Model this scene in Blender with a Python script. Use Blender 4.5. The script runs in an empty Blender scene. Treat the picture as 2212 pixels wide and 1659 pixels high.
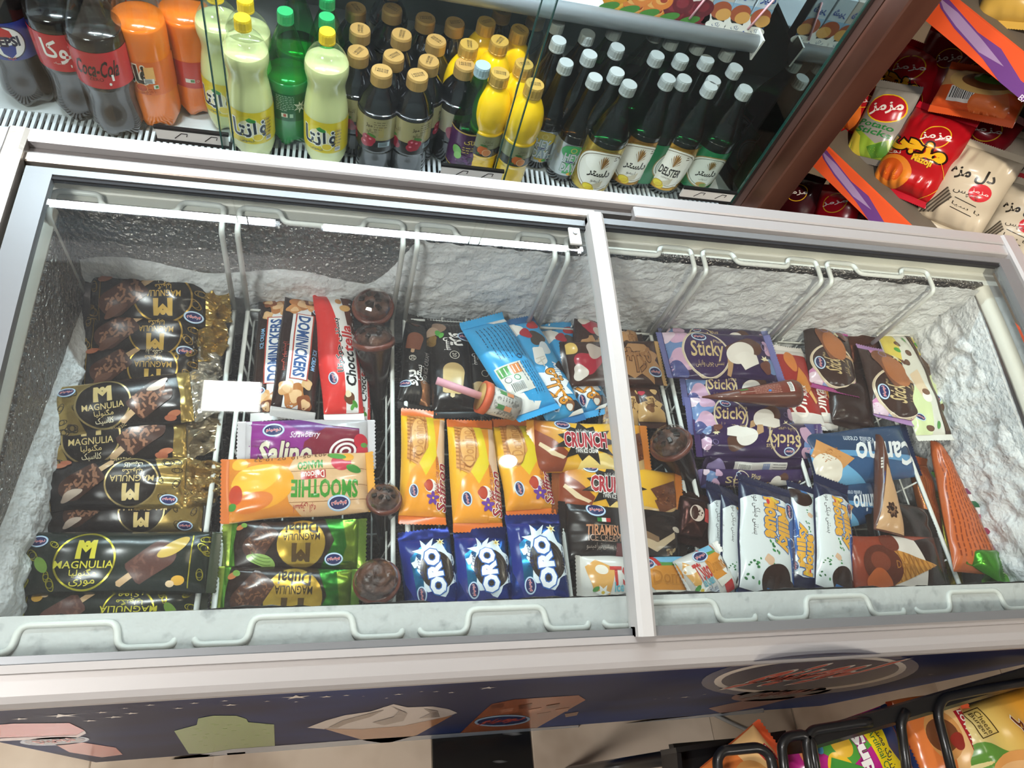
import bpy, math, random
import numpy as np
from mathutils import Vector, Matrix
from mathutils.geometry import tessellate_polygon

# ---------------------------------------------------------------- camera
sc = bpy.context.scene
COL = sc.collection
RM = np.array([[0.97013097, -0.08543502, 0.22703911],
               [0.03936516, -0.86807799, -0.49486462],
               [0.23936643, 0.48902092, -0.83878618]])      # rows: camera right, down, forward
FPX, CX, CY = 1555.0, 1106.0, 829.5
CAM = np.array([0.0, 0.0, 1.56])
cd = bpy.data.cameras.new('camera')
cam = bpy.data.objects.new('camera', cd)
COL.objects.link(cam)
cd.sensor_fit = 'HORIZONTAL'
cd.sensor_width = 36.0
cd.lens = FPX / 2212.0 * 36.0
cd.clip_start = 0.02
m = Matrix.Identity(4)
for i in range(3):
    m[i][0], m[i][1], m[i][2], m[i][3] = RM[0][i], -RM[1][i], -RM[2][i], CAM[i]
cam.matrix_world = m
sc.camera = cam

# ---------------------------------------------------------------- light
sc.view_settings.view_transform = 'Standard'
sc.view_settings.look = 'None'
sc.view_settings.exposure = 0.0
sc.view_settings.gamma = 1.0
sc.view_settings.use_curve_mapping = False
sc.cycles.use_light_tree = False
sc.cycles.max_bounces = 5
sc.cycles.diffuse_bounces = 2
sc.cycles.glossy_bounces = 2
sc.cycles.transmission_bounces = 4
sc.cycles.transparent_max_bounces = 12
sc.cycles.use_adaptive_sampling = True
sc.cycles.adaptive_threshold = 0.09
sc.cycles.caustics_reflective = False
sc.cycles.caustics_refractive = False
sc.cycles.sample_clamp_indirect = 6.0
sc.cycles.blur_glossy = 0.6

wd = bpy.data.worlds.new('shop_ambience')
sc.world = wd
wd.use_nodes = True
wd.node_tree.nodes['Background'].inputs[0].default_value = (0.80, 0.79, 0.82, 1)
wd.node_tree.nodes['Background'].inputs[1].default_value = 0.17


def area(name, loc, sx, sy, power, col=(1, 1, 1), rot=(0, 0, 0), spread=180):
    d = bpy.data.lights.new(name, 'AREA')
    d.shape = 'ELLIPSE' if name.startswith('down') else 'RECTANGLE'
    d.size, d.size_y, d.energy, d.color = sx, sy, power, col
    d.spread = math.radians(spread)
    o = bpy.data.objects.new(name, d)
    o.location = loc
    o.rotation_euler = rot
    COL.objects.link(o)
    return o


area('panel_lamp_light', (-0.36, 0.87, 2.765), 0.19, 0.155, 19, (1, 0.99, 0.985))
area('panel_lamp_light', (-1.30, -0.75, 2.765), 0.55, 0.55, 54, (1, 0.985, 0.97))  # added main light from the front left, no such lamp in view
area('panel_lamp_light', (1.60, -1.30, 2.765), 0.55, 0.55, 7, (1, 0.90, 0.78))  # unseen fill added to lift the right of the freezer front
area('downlight_light', (0.665, 0.55, 2.765), 0.065, 0.065, 2.5, (1, 0.86, 0.68))
area('downlight_light', (3.2, 1.2, 2.765), 0.09, 0.09, 22, (1, 0.86, 0.68))  # invented warm lamp for the right side, kept out of the lid reflections
area('added_spot_light', (0.2109, -0.8788, 2.6938), 0.07, 0.07, 3.2, (1, 0.88, 0.72), Vector((1.0, 1.95, -1.95)).to_track_quat('-Z', 'Y').to_euler(), 38)  # added to brighten the snack rack, its source is made up
area('fridge_strip_light', (-0.40, 1.150, 1.588), 0.50, 0.02, 12, (0.84, 0.91, 1.0))
area('fridge_strip_light', (0.29, 1.150, 1.588), 0.66, 0.02, 14, (0.84, 0.91, 1.0))


# ---------------------------------------------------------------- helpers
def lin(c):
    if not isinstance(c, str):
        return tuple(c)
    c = c.lstrip('#')
    if len(c) == 3:
        c = ''.join(k * 2 for k in c)
    r = []
    for i in (0, 2, 4):
        v = int(c[i:i + 2], 16) / 255.0
        r.append(v / 12.92 if v <= 0.04045 else ((v + 0.055) / 1.055) ** 2.4)
    return tuple(r)


def ray(x, y):
    return RM.T @ np.array([x - CX, y - CY, FPX])


def Q(x, y, z):                     # photograph pixel -> point at world height z
    d = ray(x, y)
    return CAM + d * ((z - CAM[2]) / d[2])


def QY(x, y, Y):
    d = ray(x, y)
    return CAM + d * (Y / d[1])


NR = np.array([0.856, 0.516, 0.0])  # inward direction of the snack rack
ER = np.array([-0.516, 0.856, 0.0])


def QK(x, y, k):                    # point on the vertical plane NR.P = k
    d = ray(x, y)
    return CAM + d * (k / (NR @ d))


MATS = {}


def newmat(name):
    mt = bpy.data.materials.new(name)
    mt.use_nodes = True
    nt = mt.node_tree
    return mt, nt, nt.nodes['Principled BSDF']


def mat(name, col='#888888', rough=0.5, metal=0.0, bump=None, coat=0.0, noise=None, attr=False, trans=0.0, ior=1.45, spec=0.5, emit=0.0, ecol=None, aniso=None):
    if name in MATS:
        return MATS[name]
    mt, nt, b = newmat(name)
    N, L = nt.nodes, nt.links
    b.inputs['Base Color'].default_value = (*lin(col), 1)
    b.inputs['Roughness'].default_value = rough
    b.inputs['Metallic'].default_value = metal
    b.inputs['Coat Weight'].default_value = coat
    b.inputs['Coat Roughness'].default_value = 0.12
    b.inputs['Transmission Weight'].default_value = trans
    b.inputs['IOR'].default_value = ior
    b.inputs['Specular IOR Level'].default_value = spec
    if emit:
        mt.cycles.emission_sampling = 'NONE'
        b.inputs['Emission Strength'].default_value = emit
        b.inputs['Emission Color'].default_value = (*lin(ecol or col), 1)
    tc = N.new('ShaderNodeTexCoord')
    src = None
    if attr:
        a = N.new('ShaderNodeAttribute')
        a.attribute_name = 'Col'
        src = a.outputs['Color']
        L.new(src, b.inputs['Base Color'])
    if noise:                        # (scale, second colour, low, high[, stretch])
        n = N.new('ShaderNodeTexNoise')
        n.inputs['Scale'].default_value = noise[0]
        n.inputs['Detail'].default_value = 3
        vec = tc.outputs['Object']
        if len(noise) > 4:
            mp = N.new('ShaderNodeMapping')
            mp.inputs['Scale'].default_value = noise[4]
            L.new(vec, mp.inputs['Vector'])
            vec = mp.outputs['Vector']
        L.new(vec, n.inputs['Vector'])
        r = N.new('ShaderNodeMapRange')
        r.inputs['From Min'].default_value = noise[2]
        r.inputs['From Max'].default_value = noise[3]
        L.new(n.outputs['Fac'], r.inputs['Value'])
        mx = N.new('ShaderNodeMix')
        mx.data_type = 'RGBA'
        L.new(r.outputs['Result'], mx.inputs['Factor'])
        if src:
            L.new(src, mx.inputs['A'])
        else:
            mx.inputs['A'].default_value = (*lin(col), 1)
        mx.inputs['B'].default_value = (*lin(noise[1]), 1)
        L.new(mx.outputs['Result'], b.inputs['Base Color'])
    if bump:                         # (scale, strength, distance)
        n = N.new('ShaderNodeTexNoise')
        n.inputs['Scale'].default_value = bump[0]
        n.inputs['Detail'].default_value = 2
        L.new(tc.outputs['Object'], n.inputs['Vector'])
        bp = N.new('ShaderNodeBump')
        bp.inputs['Strength'].default_value = bump[1]
        bp.inputs['Distance'].default_value = bump[2]
        L.new(n.outputs['Fac'], bp.inputs['Height'])
        L.new(bp.outputs['Normal'], b.inputs['Normal'])
    MATS[name] = mt
    return mt


def pane_mat(name, tint=(0.96, 0.985, 0.975), f0=0.045, rough=0.0, haze=0.0, hazecol=(0.8, 0.82, 0.84), hscale=9, fpow=5.0):
    """thin clear sheet: see-through, mirror reflection that grows at grazing angles, a little surface dust"""
    if name in MATS:
        return MATS[name]
    mt, nt, b = newmat(name)
    N, L = nt.nodes, nt.links
    N.remove(b)
    out = N['Material Output']
    tr = N.new('ShaderNodeBsdfTransparent')
    tr.inputs[0].default_value = (*tint, 1)
    gl = N.new('ShaderNodeBsdfGlossy')
    gl.inputs['Roughness'].default_value = rough
    gl.inputs['Color'].default_value = (1, 1, 1, 1)
    ge = N.new('ShaderNodeNewGeometry')
    dp = N.new('ShaderNodeVectorMath')
    dp.operation = 'DOT_PRODUCT'
    L.new(ge.outputs['Normal'], dp.inputs[0])
    L.new(ge.outputs['Incoming'], dp.inputs[1])

    def mth(op, a, bb):
        k = N.new('ShaderNodeMath')
        k.operation = op
        for i, v in enumerate((a, bb)):
            if v is None:
                continue
            if isinstance(v, (int, float)):
                k.inputs[i].default_value = v
            else:
                L.new(v, k.inputs[i])
        return k.outputs[0]
    c = mth('ABSOLUTE', dp.outputs['Value'], None)
    f = mth('POWER', mth('SUBTRACT', 1.0, c), fpow)
    f = mth('ADD', mth('MULTIPLY', f, 1 - f0), f0)
    mx = N.new('ShaderNodeMixShader')
    L.new(f, mx.inputs[0])
    L.new(tr.outputs[0], mx.inputs[1])
    L.new(gl.outputs[0], mx.inputs[2])
    last = mx.outputs[0]
    if haze:
        df = N.new('ShaderNodeBsdfDiffuse')
        df.inputs[0].default_value = (*hazecol, 1)
        hz = haze
        m2 = N.new('ShaderNodeMixShader')
        m2.inputs[0].default_value = hz
        L.new(last, m2.inputs[1])
        L.new(df.outputs[0], m2.inputs[2])
        last = m2.outputs[0]
    L.new(last, out.inputs['Surface'])
    MATS[name] = mt
    return mt


def film(): return mat('printed_film', rough=0.22, attr=True, spec=.6)
def matte(): return mat('printed_paper', rough=0.5, attr=True)
def foil(): return mat('printed_foil', rough=0.24, metal=0.75, attr=True, bump=(26, 0.55, 0.006))


def mk(name, v, f, mats=None, parent=None, smooth=True, cols=None, fm=None, kind=None):
    me = bpy.data.meshes.new(name)
    me.from_pydata([tuple(map(float, p)) for p in v], [], [tuple(map(int, q)) for q in f])
    for k in (mats if isinstance(mats, (list, tuple)) else [mats]):
        if k:
            me.materials.append(k)
    if smooth:
        me.polygons.foreach_set('use_smooth', [True] * len(me.polygons))
    if fm is not None:
        me.polygons.foreach_set('material_index', np.asarray(fm, dtype=np.int32))
    if cols is not None:
        at = me.color_attributes.new('Col', 'FLOAT_COLOR', 'POINT')
        a = np.ones((len(v), 4), np.float32)
        a[:, :3] = cols
        at.data.foreach_set('color', a.ravel())
    me.update()
    o = bpy.data.objects.new(name, me)
    COL.objects.link(o)
    if parent:
        o.parent = parent
    if kind:
        o['kind'] = kind
    return o


def tag(o, label, cat, group=None):
    o['label'] = label
    o['category'] = cat
    if group:
        o['group'] = group
    return o


def empty(name, loc=(0, 0, 0), rz=0):
    o = bpy.data.objects.new(name, None)
    o.location = loc
    o.rotation_euler = (0, 0, rz)
    COL.objects.link(o)
    return o


def dup(root, parent=None):
    c = root.copy()
    COL.objects.link(c)
    if parent:
        c.parent = parent
    for ch in root.children:
        dup(ch, c)
    return c


class MB:
    """collects boxes / tubes / sheets into one mesh"""
    def __init__(s):
        s.v, s.f = [], []

    def add(s, v, f):
        n = len(s.v)
        s.v += [tuple(p) for p in v]
        s.f += [tuple(i + n for i in q) for q in f]
        return s

    def box(s, x0, x1, y0, y1, z0, z1, b=0.0):
        if b <= 0:
            v = [(x, y, z) for z in (z0, z1) for y in (y0, y1) for x in (x0, x1)]
            return s.add(v, [(0, 2, 3, 1), (4, 5, 7, 6), (0, 1, 5, 4), (2, 6, 7, 3), (0, 4, 6, 2), (1, 3, 7, 5)])
        v = []
        for z in (z0, z1):               # chamfered box: 24 corners
            for y in (y0, y1):
                for x in (x0, x1):
                    dx, dy, dz = (b if x == x0 else -b), (b if y == y0 else -b), (b if z == z0 else -b)
                    v += [(x, y + dy, z + dz), (x + dx, y, z + dz), (x + dx, y + dy, z)]
        c = lambda i, k: i * 3 + k
        f = [(c(0, 0), c(4, 0), c(6, 0), c(2, 0)), (c(1, 0), c(3, 0), c(7, 0), c(5, 0)),
             (c(0, 1), c(1, 1), c(5, 1), c(4, 1)), (c(2, 1), c(6, 1), c(7, 1), c(3, 1)),
             (c(0, 2), c(2, 2), c(3, 2), c(1, 2)), (c(4, 2), c(5, 2), c(7, 2), c(6, 2))]
        for a, bb, k in ((0, 1, 0), (2, 3, 0), (4, 5, 0), (6, 7, 0)):
            f.append((c(a, 1), c(a, 2), c(bb, 2), c(bb, 1)))
        for a, bb in ((0, 2), (1, 3), (4, 6), (5, 7)):
            f.append((c(a, 0), c(a, 2), c(bb, 2), c(bb, 0)))
        for a, bb in ((0, 4), (1, 5), (2, 6), (3, 7)):
            f.append((c(a, 0), c(a, 1), c(bb, 1), c(bb, 0)))
        for i in range(8):
            f.append((c(i, 0), c(i, 1), c(i, 2)))
        return s.add(v, f)

    def tube(s, pts, r, n=6, cap=True, closed=False):
        P = [np.array(p, float) for p in pts]
        v, f = [], []
        up = None
        k = len(P)
        for i in range(k):
            if closed:
                t = P[(i + 1) % k] - P[i - 1]
            else:
                t = P[min(i + 1, k - 1)] - P[max(i - 1, 0)]
            t /= np.linalg.norm(t) + 1e-12
            if up is None:
                up = np.array([0, 0, 1.0]) if abs(t[2]) < 0.9 else np.array([1.0, 0, 0])
            a = np.cross(t, up)
            a /= np.linalg.norm(a) + 1e-12
            up = np.cross(a, t)
            rr = r[i] if isinstance(r, (list, tuple)) else r
            for j in range(n):
                q = 2 * math.pi * j / n
                v.append(P[i] + rr * (a * math.cos(q) + up * math.sin(q)))
        for i in range(k if closed else k - 1):
            for j in range(n):
                i2 = (i + 1) % k
                f.append((i * n + j, i * n + (j + 1) % n, i2 * n + (j + 1) % n, i2 * n + j))
        if cap and not closed:
            f.append(tuple(range(n))[::-1])
            f.append(tuple((k - 1) * n + j for j in range(n)))
        return s.add(v, f)

    def sweep(s, pts, prof):
        """prof: list of (offset along X, offset along normal in the YZ plane); pts: list of (x,y,z) along a curve in a YZ plane"""
        k = len(prof)
        v, f = [], []
        P = [np.array(p, float) for p in pts]
        for i in range(len(P)):
            t = P[min(i + 1, len(P) - 1)] - P[max(i - 1, 0)]
            t /= np.linalg.norm(t)
            nn = np.array([0, -t[2], t[1]])
            if nn[2] < 0:
                nn = -nn
            for a, b in prof:
                v.append(P[i] + np.array([a, 0, 0]) + nn * b)
        for i in range(len(P) - 1):
            for j in range(k):
                f.append((i * k + j, i * k + (j + 1) % k, (i + 1) * k + (j + 1) % k, (i + 1) * k + j))
        f.append(tuple(range(k)))
        f.append(tuple((len(P) - 1) * k + j for j in range(k))[::-1])
        return s.add(v, f)

    def slab(s, pts, x0, x1, t):
        """curved sheet with its own top, bottom and edge vertices (so only the curve is smooth)"""
        P = [np.array(p, float) for p in pts]
        N_ = []
        for i in range(len(P)):
            d = P[min(i + 1, len(P) - 1)] - P[max(i - 1, 0)]
            d /= np.linalg.norm(d)
            nn = np.array([0, -d[2], d[1]])
            N_.append(nn if nn[2] > 0 else -nn)
        for sg in (1, -1):
            v, f = [], []
            for i in range(len(P)):
                for x in (x0, x1):
                    v.append(P[i] + np.array([x, 0, 0]) + N_[i] * sg * t / 2)
            for i in range(len(P) - 1):
                q = (2 * i, 2 * i + 1, 2 * i + 3, 2 * i + 2)
                f.append(q if sg > 0 else q[::-1])
            s.add(v, f)
        return s

    def build(s, name, mt, parent=None, smooth=False, kind=None):
        o = mk(name, s.v, s.f, mt, parent, smooth, kind=kind)
        return o


def bev(pts, r, n=4):
    """rounds the corners of a polyline"""
    P = [np.array(p, float) for p in pts]
    out = [P[0]]
    for i in range(1, len(P) - 1):
        a, b, c = P[i - 1], P[i], P[i + 1]
        d1, d2 = a - b, c - b
        l1, l2 = np.linalg.norm(d1), np.linalg.norm(d2)
        rr = min(r, l1 * 0.45, l2 * 0.45)
        p, q = b + d1 / l1 * rr, b + d2 / l2 * rr
        for k in range(n + 1):
            t = k / n
            out.append((1 - t) ** 2 * p + 2 * t * (1 - t) * b + t * t * q)
    out.append(P[-1])
    return out


def lathe(prof, n=28, feet=0, lobes=0):
    """prof: (radius, z) from the bottom up"""
    v, f = [], []
    for i, (r, z) in enumerate(prof):
        for j in range(n):
            q = 2 * math.pi * j / n
            rr, zz = r, z
            if feet and z < feet:
                t = 1 - z / feet
                w = 0.5 + 0.5 * math.cos(5 * q)
                rr = r * (1 - 0.16 * t * w)
                zz = z + 0.010 * t * w
            v.append((rr * math.cos(q), rr * math.sin(q), zz))
    for i in range(len(prof) - 1):
        for j in range(n):
            f.append((i * n + j, i * n + (j + 1) % n, (i + 1) * n + (j + 1) % n, (i + 1) * n + j))
    f.append(tuple(range(n))[::-1])
    f.append(tuple((len(prof) - 1) * n + j for j in range(n)))
    return v, f


def smoothprof(p, k=5):
    """Catmull-Rom through profile points"""
    out = []
    P = [np.array(q, float) for q in p]
    for i in range(len(P) - 1):
        a, b, c, d = P[max(i - 1, 0)], P[i], P[i + 1], P[min(i + 2, len(P) - 1)]
        for t in np.linspace(0, 1, k, endpoint=False):
            q = 0.5 * (2 * b + (c - a) * t + (2 * a - 5 * b + 4 * c - d) * t * t + (3 * b - a - 3 * c + d) * t ** 3)
            out.append((max(q[0], 0.0005), q[1]))
    out.append(tuple(P[-1]))
    return out


# ---------------------------------------------------------------- lettering
_F = {  # isolated, final, initial, medial presentation forms
    'ا': (0xFE8D, 0xFE8E, 0, 0), 'آ': (0xFE81, 0xFE82, 0, 0), 'ب': (0xFE8F, 0xFE90, 0xFE91, 0xFE92), 'پ': (0xFB56, 0xFB57, 0xFB58, 0xFB59),
    'ت': (0xFE95, 0xFE96, 0xFE97, 0xFE98), 'ج': (0xFE9D, 0xFE9E, 0xFE9F, 0xFEA0), 'چ': (0xFB7A, 0xFB7B, 0xFB7C, 0xFB7D), 'خ': (0xFEA5, 0xFEA6, 0xFEA7, 0xFEA8),
    'د': (0xFEA9, 0xFEAA, 0, 0), 'ر': (0xFEAD, 0xFEAE, 0, 0), 'ز': (0xFEAF, 0xFEB0, 0, 0), 'س': (0xFEB1, 0xFEB2, 0xFEB3, 0xFEB4), 'ش': (0xFEB5, 0xFEB6, 0xFEB7, 0xFEB8),
    'ص': (0xFEB9, 0xFEBA, 0xFEBB, 0xFEBC), 'ع': (0xFEC9, 0xFECA, 0xFECB, 0xFECC), 'غ': (0xFECD, 0xFECE, 0xFECF, 0xFED0), 'ف': (0xFED1, 0xFED2, 0xFED3, 0xFED4), 'ق': (0xFED5, 0xFED6, 0xFED7, 0xFED8),
    'ک': (0xFB8E, 0xFB8F, 0xFB90, 0xFB91), 'گ': (0xFB92, 0xFB93, 0xFB94, 0xFB95), 'ل': (0xFEDD, 0xFEDE, 0xFEDF, 0xFEE0), 'م': (0xFEE1, 0xFEE2, 0xFEE3, 0xFEE4),
    'ن': (0xFEE5, 0xFEE6, 0xFEE7, 0xFEE8), 'و': (0xFEED, 0xFEEE, 0, 0), 'ه': (0xFEE9, 0xFEEA, 0xFEEB, 0xFEEC), 'ی': (0xFBFC, 0xFBFD, 0xFBFE, 0xFBFF)}


def shape_fa(s):
    if not any(ch in _F for ch in s):
        return s
    words_ = []
    for w in s.split(' '):
        o = []
        for i, ch in enumerate(w):
            if ch not in _F:
                o.append(ch)
                continue
            prev = i > 0 and w[i - 1] in _F and _F[w[i - 1]][2] != 0
            nxt = i < len(w) - 1 and w[i + 1] in _F and _F[ch][2] != 0
            k = _F[ch][3] if prev and nxt else _F[ch][1] if prev else _F[ch][2] if nxt else _F[ch][0]
            o.append(chr(k))
        words_.append(''.join(reversed(o)))
    return ' '.join(reversed(words_))


_TC = {}


def text2d(s, bold=0.0):
    key = (s, round(bold, 3))
    if key in _TC:
        return _TC[key]
    c = bpy.data.curves.new('txt', 'FONT')
    c.body = shape_fa(s)
    c.offset = bold
    c.resolution_u = 2
    o = bpy.data.objects.new('txt', c)
    me = o.to_mesh()
    v = np.array([(p.co.x, p.co.y) for p in me.vertices], float).reshape(-1, 2)
    t = []
    for p in me.polygons:
        q = list(p.vertices)
        for i in range(1, len(q) - 1):
            t.append((q[0], q[i], q[i + 1]))
    o.to_mesh_clear()
    bpy.data.objects.remove(o)
    bpy.data.curves.remove(c)
    mn, mx = v.min(0), v.max(0)
    v = v - (mn + mx) / 2
    _TC[key] = (v, np.array(t, int), mx - mn)
    return _TC[key]


def subdiv(v, t, ml):
    """conformal split of every edge longer than ml"""
    v = [tuple(p) for p in v]
    t = [tuple(map(int, q)) for q in t]
    for _ in range(7):
        mid, out, ch = {}, [], False

        def md(a, b):
            k = (a, b) if a < b else (b, a)
            if k in mid:
                return mid[k]
            p, q = v[a], v[b]
            if (p[0] - q[0]) ** 2 + (p[1] - q[1]) ** 2 <= ml * ml:
                mid[k] = None
            else:
                v.append(((p[0] + q[0]) / 2, (p[1] + q[1]) / 2))
                mid[k] = len(v) - 1
            return mid[k]
        for a, b, c in t:
            x, y, z = md(a, b), md(b, c), md(c, a)
            n = (x is not None) + (y is not None) + (z is not None)
            if n == 0:
                out.append((a, b, c))
                continue
            ch = True
            if n == 3:
                out += [(a, x, z), (x, b, y), (z, y, c), (x, y, z)]
            elif n == 1:
                if x is not None:
                    out += [(a, x, c), (x, b, c)]
                elif y is not None:
                    out += [(a, b, y), (a, y, c)]
                else:
                    out += [(a, b, z), (z, b, c)]
            else:
                if x is None:
                    out += [(a, b, y), (a, y, z), (z, y, c)]
                elif y is None:
                    out += [(a, x, z), (x, b, c), (x, c, z)]
                else:
                    out += [(x, b, y), (a, x, y), (a, y, c)]
        t = out
        if not ch:
            break
    return np.array(v), t


class Canvas:
    """flat print laid on a surface: u,v in -1..1 over Lx x Wy metres, sizes in units of Wy/2"""
    def __init__(s, Lx, Wy, S, seg=0.0045, rot=False, gloss=None, step=0.00009, base=0.0003):
        s.Lx, s.Wy, s.S, s.seg, s.rot = Lx, Wy, S, seg, rot
        s.k = Wy / 2
        s.items = {'artwork': [], 'lettering': [], 'logo': []}
        s.boxes = []
        s.step, s.base = step, base
        s.rnd = random.Random(5)

    def put(s, kind, v, t, col, fl=0):
        v = np.asarray(v, float)
        if s.rot:
            v = np.stack([v[:, 1], -v[:, 0]], 1)
        lo, hi = v.min(0), v.max(0)
        ly = 1
        for a, b, k in s.boxes:
            if k >= ly and lo[0] < b[0] and hi[0] > a[0] and lo[1] < b[1] and hi[1] > a[1]:
                ly = k + 1
        s.boxes.append((lo, hi, ly))
        s.items[kind].append((v, t, lin(col), fl, ly))

    def P(s, u, v): return np.array([u * s.Lx / 2, v * s.Wy / 2])

    def E(s, u, v, rx, ry=None, col='#fff', rot=0, fl=0, n=24, kind='artwork', p=1.0):
        ry = rx if ry is None else ry
        c, k = s.P(u, v), s.k
        a = math.radians(rot)
        pts = [c]
        for i in range(n):
            q = 2 * math.pi * i / n
            cx, sx = math.cos(q), math.sin(q)
            x = k * rx * math.copysign(abs(cx) ** p, cx)
            y = k * ry * math.copysign(abs(sx) ** p, sx)
            pts.append(c + np.array([x * math.cos(a) - y * math.sin(a), x * math.sin(a) + y * math.cos(a)]))
        s.put(kind, pts, [(0, i + 1, (i + 1) % n + 1) for i in range(n)], col, fl)

    def RG(s, u, v, rx, ry, w, col, rot=0, fl=0, n=40, kind='artwork', a0=0, a1=360):
        c, k, a = s.P(u, v), s.k, math.radians(rot)
        pts, t = [], []
        full = a1 - a0 >= 360
        m_ = n if full else n + 1
        for i in range(m_):
            q = math.radians(a0 + (a1 - a0) * i / n)
            for g in (0, w):
                x, y = k * (rx - g) * math.cos(q), k * (ry - g) * math.sin(q)
                pts.append(c + np.array([x * math.cos(a) - y * math.sin(a), x * math.sin(a) + y * math.cos(a)]))
        for i in range(n):
            j = (i + 1) % m_
            t += [(2 * i, 2 * j, 2 * i + 1), (2 * j, 2 * j + 1, 2 * i + 1)]
        s.put(kind, pts, t, col, fl)

    def PL(s, pts, col, fl=0, kind='artwork'):
        p = [s.P(*q) for q in pts]
        t = tessellate_polygon([[Vector((a[0], a[1], 0)) for a in p]])
        s.put(kind, p, t, col, fl)

    def RC(s, u0, v0, u1, v1, col, fl=0, kind='artwork'):
        s.PL([(u0, v0), (u1, v0), (u1, v1), (u0, v1)], col, fl, kind)

    def TX(s, txt, u, v, w, col, h=None, rot=0, bold=0.0, shear=0.0, out=None, ow=0.03, fl=0, arc=0.0, kind='lettering'):
        """w: width as a fraction of Lx; h: height as a fraction of Wy (else natural)"""
        base, _, ext = text2d(txt, 0)
        sx = w * s.Lx / max(ext[0], 1e-6)
        sy = sx if h is None else h * s.Wy / max(ext[1], 1e-6)
        c, a = s.P(u, v), math.radians(rot)
        for b, cc in (((bold + ow, out),) if out else ()) + ((bold, col),):
            vv, t, _ = text2d(txt, b)
            x, y = vv[:, 0] * sx + vv[:, 1] * sy * shear, vv[:, 1] * sy
            if arc:
                y = y - arc * s.k * (2 * x / (w * s.Lx)) ** 2
            pp = np.stack([c[0] + x * math.cos(a) - y * math.sin(a), c[1] + x * math.sin(a) + y * math.cos(a)], 1)
            s.put(kind, pp, t, cc, fl if cc == col else 0)

    def LG(s, u, v, r, rot=0):
        """oval maker's mark: pale blue rim, navy field, red script with white outline"""
        k = s.k * r
        s.E(u, v, r * 1.0, r * 0.66, '#a9cbe6', rot, kind='logo')
        s.E(u, v, r * 0.90, r * 0.57, '#e9eef5', rot, kind='logo')
        s.E(u, v, r * 0.84, r * 0.51, '#20295c', rot, kind='logo')
        s.TX('دومینو', u, v, 1.32 * k / s.Lx, '#d8434c', rot=rot, bold=0.012, out='#f3f1ee', ow=0.035, kind='logo')

    def BAR(s, u, v, l, w, col, rot=0, stick=None, n=10, fl=0):
        """ice lolly outline: rounded bar with an optional stick at its lower end (lengths in units of Wy/2)"""
        c, k, a = s.P(u, v), s.k, math.radians(rot)

        def T(x, y): return c + k * np.array([x * math.cos(a) - y * math.sin(a), x * math.sin(a) + y * math.cos(a)])
        if stick:
            p = [T(-l / 2 - stick[0], -0.10), T(-l / 2 + 0.1, -0.10), T(-l / 2 + 0.1, 0.10), T(-l / 2 - stick[0], 0.10), T(-l / 2 - stick[0] - 0.06, 0)]
            s.put('artwork', p, [(0, 1, 2), (0, 2, 3), (0, 3, 4)], stick[1])
        p = [T(-l / 2, -w / 2 * 0.86), T(-l / 2 - w * 0.06, -w / 2 * 0.6), T(-l / 2 - w * 0.06, w / 2 * 0.6), T(-l / 2, w / 2 * 0.86)]
        for i in range(n + 1):
            q = math.pi / 2 - math.pi * i / n
            p.append(T(l / 2 - w * 0.42 + w * 0.42 * math.cos(q), w / 2 * math.sin(q)))
        t = tessellate_polygon([[Vector((b[0], b[1], 0)) for b in p]])
        s.put('artwork', p, t, col, fl)
        return T

    def SP(s, T, n, l, w, col, ln=0.13, th=0.045, seed=1, fl=0):
        """chips scattered on a bar (T from BAR)"""
        rd = random.Random(seed)
        v, t = [], []
        for i in range(n):
            x, y = rd.uniform(-l / 2 * 0.92, l / 2 * 0.80), rd.uniform(-w / 2 * 0.80, w / 2 * 0.80)
            q = rd.uniform(0, math.pi)
            a, b = rd.uniform(0.6, 1.1) * ln, th
            k = len(v)
            for dx, dy in ((-a, -b), (a, -b), (a, b), (-a, b)):
                v.append(T(x + dx * math.cos(q) - dy * math.sin(q), y + dx * math.sin(q) + dy * math.cos(q)))
            t += [(k, k + 1, k + 2), (k, k + 2, k + 3)]
        s.put('artwork', v, t, col, fl)

    def ST(s, u, v, r, r2, n, col, rot=0, jit=0.0, seed=3, sx=1.0, sy=1.0, fl=0):
        """star / burst / splash"""
        rd = random.Random(seed)
        c = s.P(u, v)
        p = []
        for i in range(2 * n):
            q = math.pi * i / n + math.radians(rot)
            rr = (r if i % 2 == 0 else r2) * (1 + jit * rd.uniform(-1, 1)) * s.k
            p.append(c + np.array([rr * math.cos(q) * sx, rr * math.sin(q) * sy]))
        t = tessellate_polygon([[Vector((a[0], a[1], 0)) for a in p]])
        s.put('artwork', p, t, col, fl)

    def BL(s, u, v, r, col, seed=1, jit=0.25, n=32, sx=1.0, sy=1.0, rot=0, fl=0, lob=3):
        """soft blob"""
        rd = random.Random(seed)
        ph = [rd.uniform(0, 6.3) for _ in range(3)]
        c, k, a = s.P(u, v), s.k, math.radians(rot)
        pts = [c]
        for i in range(n):
            q = 2 * math.pi * i / n
            rr = r * (1 + jit * (0.6 * math.sin(2 * q + ph[0]) * 0.5 + 0.5 * math.sin(lob * q + ph[1])))
            x, y = k * rr * math.cos(q) * sx, k * rr * math.sin(q) * sy
            pts.append(c + np.array([x * math.cos(a) - y * math.sin(a), x * math.sin(a) + y * math.cos(a)]))
        s.put('artwork', pts, [(0, i + 1, (i + 1) % n + 1) for i in range(n)], col, fl)

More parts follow.
